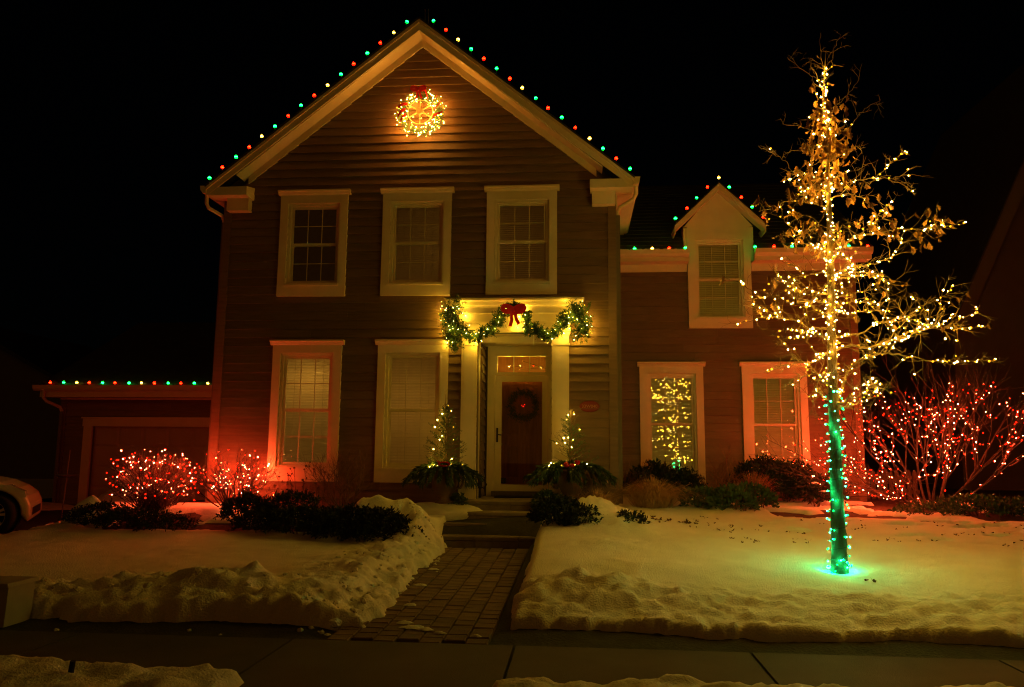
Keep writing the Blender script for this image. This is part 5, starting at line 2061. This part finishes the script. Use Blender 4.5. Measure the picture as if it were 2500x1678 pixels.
def urn_set(side, cx, cy, lab_u, lab_t, lab_b, lab_l, sparse, ornament):
    zb = .69 if side else .66
    u = thing('urn', lab_u, 'urn', (cx, cy, zb), 'flower urns by the door')
    b = MB()
    b.lathe([(.0, .0), (.15, .0), (.155, .03), (.115, .06), (.10, .09), (.155, .17), (.205, .27), (.225, .36), (.215, .43), (.20, .47), (.235, .50), (.24, .535), (.215, .54), (.20, .50), (.0, .48)], (cx, cy, zb), 28)
    b.build('body', M['urn'], u, True)
    for sg in (-1, 1):
        b = MB()
        b.tube([(cx + sg * (.20 + o), cy - .05, zb + h) for o, h in ((.0, .24), (.07, .25), (.105, .31), (.11, .38), (.07, .43), (.01, .44))], .021, 8)
        b.build('handle', M['urn'], u, True)
    tp = zb + .5
    # little spruce
    s = thing('small_spruce', lab_t, 'tree', (cx, cy, tp), 'little spruces in the urns')
    hgt = 1.27 if not side else 1.12
    b = MB()
    b.tube([(cx, cy, tp - .03), (cx + .01, cy, tp + hgt * .6), (cx - .02, cy, tp + hgt)], [.016, .010, .003], 6)
    b.build('trunk', M['twig'], s)
    ends = []
    nb = MB()
    tb = MB()
    for k in range(58):
        t = (k + random.random()) / 58
        z = tp + .05 + t * (hgt - .22)
        a = k * 2.4 + random.uniform(-.4, .4)
        ln = .36 * (1 - t) ** .8 + .05
        ln *= random.uniform(.7, 1.2)
        d = Vector((math.cos(a), math.sin(a), .35 + .5 * t)).normalized()
        p = Vector((cx + .01 * t, cy, z))
        e = p + d * ln
        tb.tube([p, p.lerp(e, .5) + Vector((0, 0, -.01)), e], [.005, .004, .002], 4, cap=False)
        ends.append(p.lerp(e, random.uniform(.5, .95)))
        bare = sparse and (e.x < cx - .08 or t > .72) and random.random() < .75
        if not bare and t < .93:
            for q in range(46):
                w = random.uniform(.1, 1)
                blade(nb, p.lerp(e, w), (d * .6 + sph()), random.uniform(.026, .04), .0045)
        for q in range(3):
            w = random.uniform(.4, .9)
            e0 = p.lerp(e, w)
            e1 = e0 + (d + sph() * .6).normalized() * ln * .35
            tb.tube([e0, e1], [.003, .0015], 3, cap=False)
            if not bare and t < .93:
                for z_ in range(7):
                    blade(nb, e0.lerp(e1, random.random()), (d * .5 + sph()), random.uniform(.022, .034), .0045)
    for sg in (-1, 1):                                # the bare leader's last twigs
        p = Vector((cx, cy, tp + hgt * .86))
        tb.tube([p, p + Vector((sg * .05, 0, .05))], [.003, .0015], 3)
    tb.build('branch', M['twig'], s)
    nb.build('needles', M['spruce'], s)
    # drooping boughs
    g_ = thing('evergreen_boughs', lab_b, 'evergreen boughs', (cx, cy, tp), 'evergreen boughs in the urns')
    bpts = []
    for k in range(32):
        a = 2 * math.pi * k / 32 + random.uniform(-.15, .15)
        ln = random.uniform(.36, .64) * (1.0 + .22 * abs(math.cos(a)))
        b = MB()
        path = []
        for i in range(7):
            t = i / 6
            path.append(Vector((cx + math.cos(a) * ln * t, cy + math.sin(a) * ln * t * .8, tp + .06 + .36 * t - .62 * t * t * random.uniform(.8, 1.0))))
        b.tube(path, [.006 - .0006 * i for i in range(7)], 4, cap=False)
        for i in range(6):
            d = (path[i + 1] - path[i]).normalized()
            for q in range(34):
                p = path[i].lerp(path[i + 1], random.random())
                blade(b, p, d * .9 + sph() * .6 + Vector((0, 0, -.25)), random.uniform(.07, .13), .009)
        b.build('bough', M['juniper'], g_)
        bpts.append(path[random.choice((2, 3, 3, 4))] + Vector((0, -.02, .02)))
    front = [p for p in bpts if p.y < cy + .05]
    random.shuffle(front)
    lt = [p + Vector((0, -.012, 0)) for p in ends if p.y < cy + .04]
    random.shuffle(lt)
    P_ = lt[:11] + front[:9]
    light_string(lab_l, P_, ['warm4'] * len(P_), None, 'light strings in the urns', (.85, 1.2))
    # red ribbon ring or ornaments
    if ornament:
        for k, (dx, dz) in enumerate(((-.07, .11), (.02, .09), (.10, .15))):
            vs, fs = icos(.048, 2)
            o = MB().add([(v[0] + cx + dx, v[1] + cy - .26, v[2] + tp + dz) for v in vs], fs).build('ornament', M['ornament'], None, True)
            tag(o, ('shiny red ball ornament in the right urn, ' + ('left of three', 'middle of three', 'right of three')[k]), 'ornament', 'red ball ornaments in the right urn')
    else:
        b = MB()
        b.tube([(cx + .03 + .09 * math.cos(t * .5236), cy - .27, tp + .13 + .032 * math.sin(t * .5236)) for t in range(13)], .013, 8)
        b.tube([(cx - .08, cy - .27, tp + .18), (cx - .03, cy - .28, tp + .15)], .010, 6)
        tag(b.build('ribbon_ring', M['ornament'], None, True), 'shiny red ribbon ring among the boughs of the left urn', 'ornament')


urn_set(0, -2.17, -.58, 'brown two-handled urn left of the front door', 'little spruce in the left urn, well needled', 'drooping dark evergreen boughs spilling from the left urn', 'warm white mini lights on the left urn spruce and boughs', False, False)
urn_set(1, -.12, -.58, 'brown two-handled urn right of the front door', 'little spruce in the right urn, its left twigs bare', 'drooping dark evergreen boughs spilling from the right urn', 'warm white mini lights on the right urn spruce and boughs', True, True)
# snow shelves that carry the urns, with a stone showing
for lab, x, y, z, rx, ry, rz in (('snow-covered ledge under the left urn', -2.3, -.55, .46, .72, .5, .22), ('snow-covered ledge under the right urn', .0, -.5, .46, .55, .45, .24)):
    tag(lump((x, y, z), (rx, ry, rz), 91 + int(x * 3), 40, 12, amp=.18).build('snow_ledge', M['snow'], None, True), lab, 'snow bank')
tag(lump((-2.62, -.95, .60), (.13, .1, .07), 5, 14, 8).build('boulder', M['stone'], None, True), 'small boulder poking from the snow left of the steps', 'stone')
twiggy('twig_bush', 'small bare twig bush with icy tips at the foot of the right urn', .10, -.85, .62, .35, 5, M['drystem'], z=.62, r0=.006)
b = MB()
b.tube([(-1.70, .44, .72), (-1.70, .30, .95), (-1.62, .28, 1.0), (-1.58, .28, .93), (-1.62, .28, .86), (-1.70, .28, .90)], .012, 6)
b.box(-1.73, -1.66, .26, .34, .86, 1.1)
b.box(-1.72, -1.68, .28, .32, .70, .86)
tag(b.build('hose_reel', M['metal']), 'dark metal boot rack with a ring standing inside the porch', 'boot rack')

# ------------------------------------------------------------------ bed edging, fence, neighbours, car and small things
for lab, x0, y0, x1, y1, z in (('dark timber edging before the bed of the red-lit tree', 3.6, -1.28, 9.0, -1.28, .47), ('dark timber edging below the vase-shaped red-lit shrub', -6.2, -1.42, -4.9, -1.42, .28)):
    root = thing('bed_edging', lab, 'edging', (x0, y0, z))
    n_ = max(1, int((x1 - x0) / 1.8))
    for k in range(n_):
        xa, xb = x0 + (x1 - x0) * k / n_, x0 + (x1 - x0) * (k + 1) / n_ - .008
        MB().prism([(y0, z - .15), (y0 + .09, z - .15), (y0 + .09, z + .07), (y0 + .08, z + .08), (y0 + .01, z + .08), (y0, z + .07)], 'x', xa, xb).build('timber', M['timber'], root)
mbx = grid_mesh('mulch_bed', np.linspace(3.0, 9, 40), np.linspace(-1.2, 3, 30), lambda X, Y: base_z(X, Y) + .012 + .05 * (fbm(X * 4, Y * 4, 8, 3) - .5), M['mulch'])
structure(mbx)
mbx = grid_mesh('mulch_bed', np.linspace(-8.2, -2.4, 40), np.linspace(-1.85, .0, 20), lambda X, Y: base_z(X, Y) + .012 + .05 * (fbm(X * 4, Y * 4, 8, 3) - .5), M['mulch'])
structure(mbx)
fn = thing('picket_fence', 'weathered wooden fence beyond the right corner of the house', 'fence', (5.5, 3.1, .6))
for k in range(11):
    x = 5.5 + k * .115
    h = 1.12 + random.uniform(-.03, .03)
    MB().prism([(x, .5), (x + .085, .5), (x + .085, h), (x + .042, h + .06), (x, h)], 'y', 3.1, 3.12).build('picket', M['fence'], fn)
for z in (.72, 1.0):
    MB().box(5.48, 6.78, 3.122, 3.16, z, z + .08).build('rail', M['fence'], fn)
pts_ = [Vector((6.2 + dx, 3.02, 1.28 + dz)) for dx, dz in ((0, 0), (.05, .02), (-.06, -.02), (.03, -.05), (-.03, .05), (.09, -.01))]
# neighbour on the right: steep dark gable
nb_ = thing('neighbour_house', 'dark neighbouring house with a steep gable at the right edge', 'house', (12.5, 8, .5))
b = MB()
b.box(9.95, 17.5, 8.02, 16, .2, 5.35)
b.prism([(9.95, 5.35), (17.5, 5.35), (13.75, 13.2)], 'y', 8.02, 16)
b.build('wall', M['neighbour'], nb_)
for sg in (-1, 1):
    X = lambda d: 13.75 + sg * d
    b = MB()
    b.prism([(X(0), 13.45), (X(4.0), 5.0), (X(4.0), 4.85), (X(3.62), 5.0), (X(0), 12.6)], 'y', 7.55, 7.62)
    b.prism([(X(0), 12.95), (X(3.9), 4.95), (X(3.6), 4.95), (X(0), 12.6)], 'y', 7.62, 8.02)
    b.build('rake_board', M['neighbour_trim'], nb_)
    b = MB()
    b.prism([(X(0), 13.5), (X(4.02), 5.0), (X(3.98), 4.98), (X(0), 13.44)], 'y', 7.5, 16.2)
    b.build('roof', M['shingle'], nb_)
b = MB()
b.box(9.90, 10.05, 7.98, 8.02, .3, 5.3)
b.build('corner_board', M['neighbour_trim'], nb_)
nl_ = thing('neighbour_house', 'barely visible dark neighbouring house beyond the driveway at the left edge', 'house', (-25, 16, .2))
b = MB()
b.box(-31, -19, 16, 24, 0, 3.2)
b.prism([(-31, 3.2), (-19, 3.2), (-25, 6.3)], 'y', 16, 24)
b.build('wall', M['neighbour'], nl_)
b = MB()
b.prism([(-25, 6.6), (-18.6, 3.25), (-18.6, 3.1), (-25, 6.4)], 'y', 15.6, 24.3)
b.prism([(-25, 6.6), (-31.4, 3.25), (-31.4, 3.1), (-25, 6.4)], 'y', 15.6, 24.3)
b.build('roof', M['shingle'], nl_)
# snow heap and thin marker pole with a dish beyond the driveway
tag(lump((-9.6, 3.2, .05), (1.0, .6, .62), 17, 40, 12, amp=.16).build('snow_heap', M['snow'], None, True), 'shovelled snow heap beside the garage door', 'snow heap')
tag(lump((-12.2, 3.0, .05), (1.4, .5, .28), 18, 40, 12, amp=.2).build('snow_heap', M['snow'], None, True), 'low snow heap behind the parked car', 'snow heap')
bf = thing('bird_bath', 'thin pole holding a shallow dish beyond the driveway', 'bird bath', (-9.9, 1.2, .14))
b = MB()
b.tube([(-9.9, 1.2, .12), (-9.84, 1.2, 1.45)], [.012, .009], 6)
b.build('pole', M['downspout'], bf)
b = MB()
b.lathe([(.0, .78), (.1, .785), (.20, .83), (.21, .84), (.19, .84), (.0, .80)], (-9.87, 1.2, .14), 20)
b.build('dish', M['downspout'], bf, True)

# pale cabinet post at the pavement's left end and a stake in the near snow
pc = thing('utility_cabinet', 'low pale utility cabinet at the left edge of the pavement', 'utility cabinet', (-5.05, -6.72, 0))
MB().prism([(-5.28, 0), (-4.845, 0), (-4.83, .33), (-5.28, .33)], 'y', -6.83, -6.5).build('body', M['pedestal'], pc)
MB().prism([(-5.31, .332), (-4.815, .332), (-4.82, .365), (-5.3, .365)], 'y', -6.86, -6.48).build('lid', M['pedestal'], pc)
b = MB()
b.tube([(-3.25, -8.30, -.1), (-3.262, -8.29, .06), (-3.245, -8.30, .155)], [.02, .019, .017], 8)
tag(b.build('stake', M['rubber']), 'short black stake standing in the near left snow strip', 'stake')
# twigs and leaf litter on the snow
random.seed(61)
for lab, x, y, n_, s in (('dark leaf litter on the snow right of the half-buried evergreen', 1.15, -2.0, 9, .10), ('dark leaf litter on the snow before the mound shrubs', 1.5, -1.9, 10, .09),
                         ('dark scrap of debris on the green-lit snow by the trunk', 2.92, -5.02, 2, .05)):
    b = MB()
    for k in range(n_):
        p = Vector((x + random.gauss(0, s), y + random.gauss(0, s), 0))
        p.z = float(snow_z(p.x, p.y)) + .004
        for q in range(3):
            blade(b, p, Vector((random.uniform(-1, 1), random.uniform(-1, 1), .35)), random.uniform(.03, .07), .014)
    tag(b.build('leaf_litter', M['drystem']), lab, 'leaf litter', kind='stuff')
b = MB()
for k in range(260):
    x, y = random.uniform(1.5, 8.0), random.uniform(-3.3, -1.35)
    if fbm(x * 1.4, y * 2.5, 31, 3) < .47:
        continue
    z = float(snow_z(x, y))
    for q in range(3):
        blade(b, Vector((x + random.gauss(0, .02), y + random.gauss(0, .02), z)), Vector((random.uniform(-1, 1), random.uniform(-1, 1), .4)), random.uniform(.02, .05), .010)
tag(b.build('leaf_litter', M['drystem']), 'scattered dark leaf litter on the thin snow right of the oak', 'leaf litter', kind='stuff')

# ------------------------------------------------------------------ parked car at the left edge, nose to the right
car = thing('parked_car', 'pale car parked nose-right on the driveway, only its front wheel and fender in view', 'car', (-8.80, -1.2, .10))
CX, CY0, CY1, CZ = -8.80, -1.2, .48, .10               # nose, near side, far side, ground
WXc, WRad = -9.33, .325


def arch(xc, r, n_=14, z=CZ):
    return [(xc + r * math.cos(math.pi * k / n_), z + .32 + r * math.sin(math.pi * k / n_)) for k in range(n_ + 1)]


prof = [(CX - .03, CZ + .20), (CX, CZ + .30), (CX - .005, CZ + .48), (CX - .07, CZ + .62), (CX - .22, CZ + .74), (CX - .45, CZ + .84), (CX - .85, CZ + .93), (CX - 1.25, CZ + .98),
        (CX - 3.6, CZ + .99), (CX - 4.2, CZ + .95), (CX - 4.28, CZ + .6), (CX - 4.22, CZ + .25)]
bot = [(CX - 4.0, CZ + .20)] + list(reversed(arch(CX - 3.35, .385)))[::1] + list(reversed(arch(WXc, .40)))
bot2 = [(x, z) for x, z in bot]
b = MB()
b.prism(prof + bot2, 'y', CY0, CY1)
body = b.build('body', M['carpaint'], car)
bv = body.modifiers.new('round', 'BEVEL')
bv.width = .05
bv.segments = 3
bv.limit_method = 'ANGLE'
bv.angle_limit = rad(50)
b = MB()
b.prism([(CX - 1.2, CZ + .97), (CX - 1.95, CZ + 1.40), (CX - 3.1, CZ + 1.42), (CX - 3.9, CZ + .97)], 'y', CY0 + .14, CY1 - .14)
b.build('window', M['carglass'], car)
b = MB()
b.prism([(CX - 1.9, CZ + 1.405), (CX - 2.1, CZ + 1.45), (CX - 3.0, CZ + 1.46), (CX - 3.2, CZ + 1.42)], 'y', CY0 + .16, CY1 - .16)
b.build('roof', M['carpaint'], car)
for xc in (WXc, CX - 3.35):
    b = MB()
    b.lathe([(.39, .04), (.39, .3), (.0, .3)], (xc, CY0, CZ + .32), 24, 'y')
    b.build('wheel_arch', M['rubber'], car)
    for yy, sg in ((CY0 + .02, 1), (CY1 - .02, -1)):
        b = MB()
        R = WRad
        b.lathe([(r, h * sg) for r, h in ((.215, .02), (.225, -.005), (R - .03, -.006), (R - .008, .01), (R, .04), (R, .16), (R - .02, .19), (.215, .19), (.215, .02))], (xc, yy, CZ + R), 36, 'y')
        turn = Matrix.Translation((xc, yy, CZ + R)) @ Matrix.Rotation(rad(-24) if xc == WXc else 0, 4, 'Z') @ Matrix.Translation((-xc, -yy, -CZ - R))   # front wheels steered
        b.v = [tuple(turn @ Vector(v)) for v in b.v]
        wh = b.build('wheel', M['rubber'], car, True)
        b = MB()
        b.lathe([(r, h * sg) for r, h in ((.205, .03), (.214, .005), (.222, .004), (.222, .03))], (xc, yy, CZ + R), 32, 'y')
        for k in range(5):
            for dd in (-.16, .16):
                a = 2 * math.pi * k / 5 + .3
                c0 = Vector((math.cos(a + dd * 1.6), 0, math.sin(a + dd * 1.6))) * .05
                c1 = Vector((math.cos(a + dd * 1.25), 0, math.sin(a + dd * 1.25))) * .212
                t = (c1 - c0).normalized()
                nn = Vector((-t.z, 0, t.x))
                o = Vector((xc, yy + .012 * sg, CZ + R))
                w0, w1 = .017, .020
                q = [o + c0 + nn * w0, o + c0 - nn * w0, o + c1 - nn * w1, o + c1 + nn * w1]
                b.add(q + [p + Vector((0, .03 * sg, 0)) for p in q], [(0, 1, 2, 3), (4, 7, 6, 5), (0, 4, 5, 1), (1, 5, 6, 2), (2, 6, 7, 3), (3, 7, 4, 0)])
        b.lathe([(.0, .004 * sg), (.05, .006 * sg), (.062, .03 * sg)], (xc, yy, CZ + R), 20, 'y')
        b.v = [tuple(turn @ Vector(v)) for v in b.v]
        b.build('rim', M['alloy'], wh)
b = MB()
b.prism([(CX - .07, CZ + .60), (CX - .10, CZ + .70), (CX - .30, CZ + .80), (CX - .42, CZ + .80), (CX - .30, CZ + .70), (CX - .16, CZ + .60)], 'y', CY0 - .006, CY0 + .25)
b.build('headlight', M['lens'], car)
b = MB()
b.prism([(CX + .004, CZ + .30), (CX + .004, CZ + .42), (CX - .05, CZ + .42), (CX - .05, CZ + .30)], 'y', CY0 + .3, CY1 - .3)
b.build('grille', M['rubber'], car)
car.rotation_euler = (0, 0, rad(30))

# loose clods of shovelled snow along the walk and the pavement
random.seed(71)
b = MB()
CL = [icos(1, 1) for _ in range(3)]
for k in range(300):
    u = random.random()
    if u < .45:                                         # left edge of the walk
        y = random.uniform(-6.7, -1.9)
        x = WX0 + random.gauss(-.12, .16)
    elif u < .75:                                       # the bank on the left
        x, y = random.uniform(-8.5, -2.1), random.gauss(-6.15, .35)
    else:
        x, y = random.uniform(-2.9, -2.0), random.uniform(-4.5, -1.7)
    if y < -6.86:
        continue
    r = random.choice((.012, .018, .022, .03, .045)) * random.uniform(.7, 1.3)
    z = max(float(snow_z(x, y)), float(base_z(x, y)) + (.05 if WX0 < x < WX1 else .0))
    vs, fs = random.choice(CL)
    R_ = Matrix.Rotation(random.uniform(0, 6.28), 3, 'Z') @ Matrix.Rotation(random.uniform(-1, 1), 3, 'X')
    sc = (random.uniform(.7, 1.3), random.uniform(.7, 1.2), random.uniform(.5, .9))
    b.add([Vector((x, y, z - r * .1)) + R_ @ Vector((v[0] * sc[0] * r * random.uniform(.75, 1.2), v[1] * sc[1] * r, v[2] * sc[2] * r)) for v in vs], fs)
tag(b.build('snow_clods', M['snow']), 'loose clods of shovelled snow along the banks beside walk and pavement', 'snow clods', kind='stuff')

# lit shrubs across the street, behind the camera: the ground-floor windows mirror them
random.seed(83)
for lab, x, y, r, h, kinds, n_ in (('red-lit bush across the street, seen only mirrored in the wing window beside the oak trunk', 9.3, -21.0, .85, 2.5, ('redhot', 'red'), 120),
                                   ('amber-lit bush across the street, seen only mirrored in the glowing lower window', -12.9, -21.0, .5, 1.25, ('warm3',), 40),
                                   ('amber-lit bush across the street, seen only mirrored in the window beside the porch', -8.1, -21.0, .75, 1.3, ('warm3',), 45)):
    root, tp = twiggy('lit_bush', lab, x, y, h * .85, 1.0, 9, M['redbark'], z=-.1, r0=.02)
    c = spread([p for p, l in tp if l >= 1 and p.z > .35 * h], n_, .09)
    for p in c:
        link('bulb', BULB[random.choice(kinds)], root, p, rnd_rot(), random.uniform(1.0, 1.6))

# thin leftovers of packed snow on the walk
random.seed(91)
b = MB()
for x, y, r in ((-1.42, -6.45, .10), (-1.30, -6.52, .07), (-1.52, -6.3, .08), (-1.62, -5.6, .07), (-.84, -6.7, .05), (-1.72, -4.6, .08), (-1.78, -3.6, .07), (-1.15, -6.62, .05)):
    n = 16
    z = float(walk_z(y)) + .004
    rim = [(x + r * math.cos(k * .3927) * random.uniform(.6, 1.3), y + r * .55 * math.sin(k * .3927) * random.uniform(.6, 1.3), z) for k in range(n)]
    mid_ = [(x + (p[0] - x) * .6, y + (p[1] - y) * .6, z + .012 + random.uniform(-.004, .006)) for p in rim]
    b.add(rim + mid_ + [(x, y, z + .018)], [(i, (i + 1) % n, n + (i + 1) % n, n + i) for i in range(n)] + [(n + i, n + (i + 1) % n, 2 * n) for i in range(n)])
tag(b.build('packed_snow', M['snow'], smooth=True), 'thin patches of packed snow left on the paver walk', 'snow patch', kind='stuff')
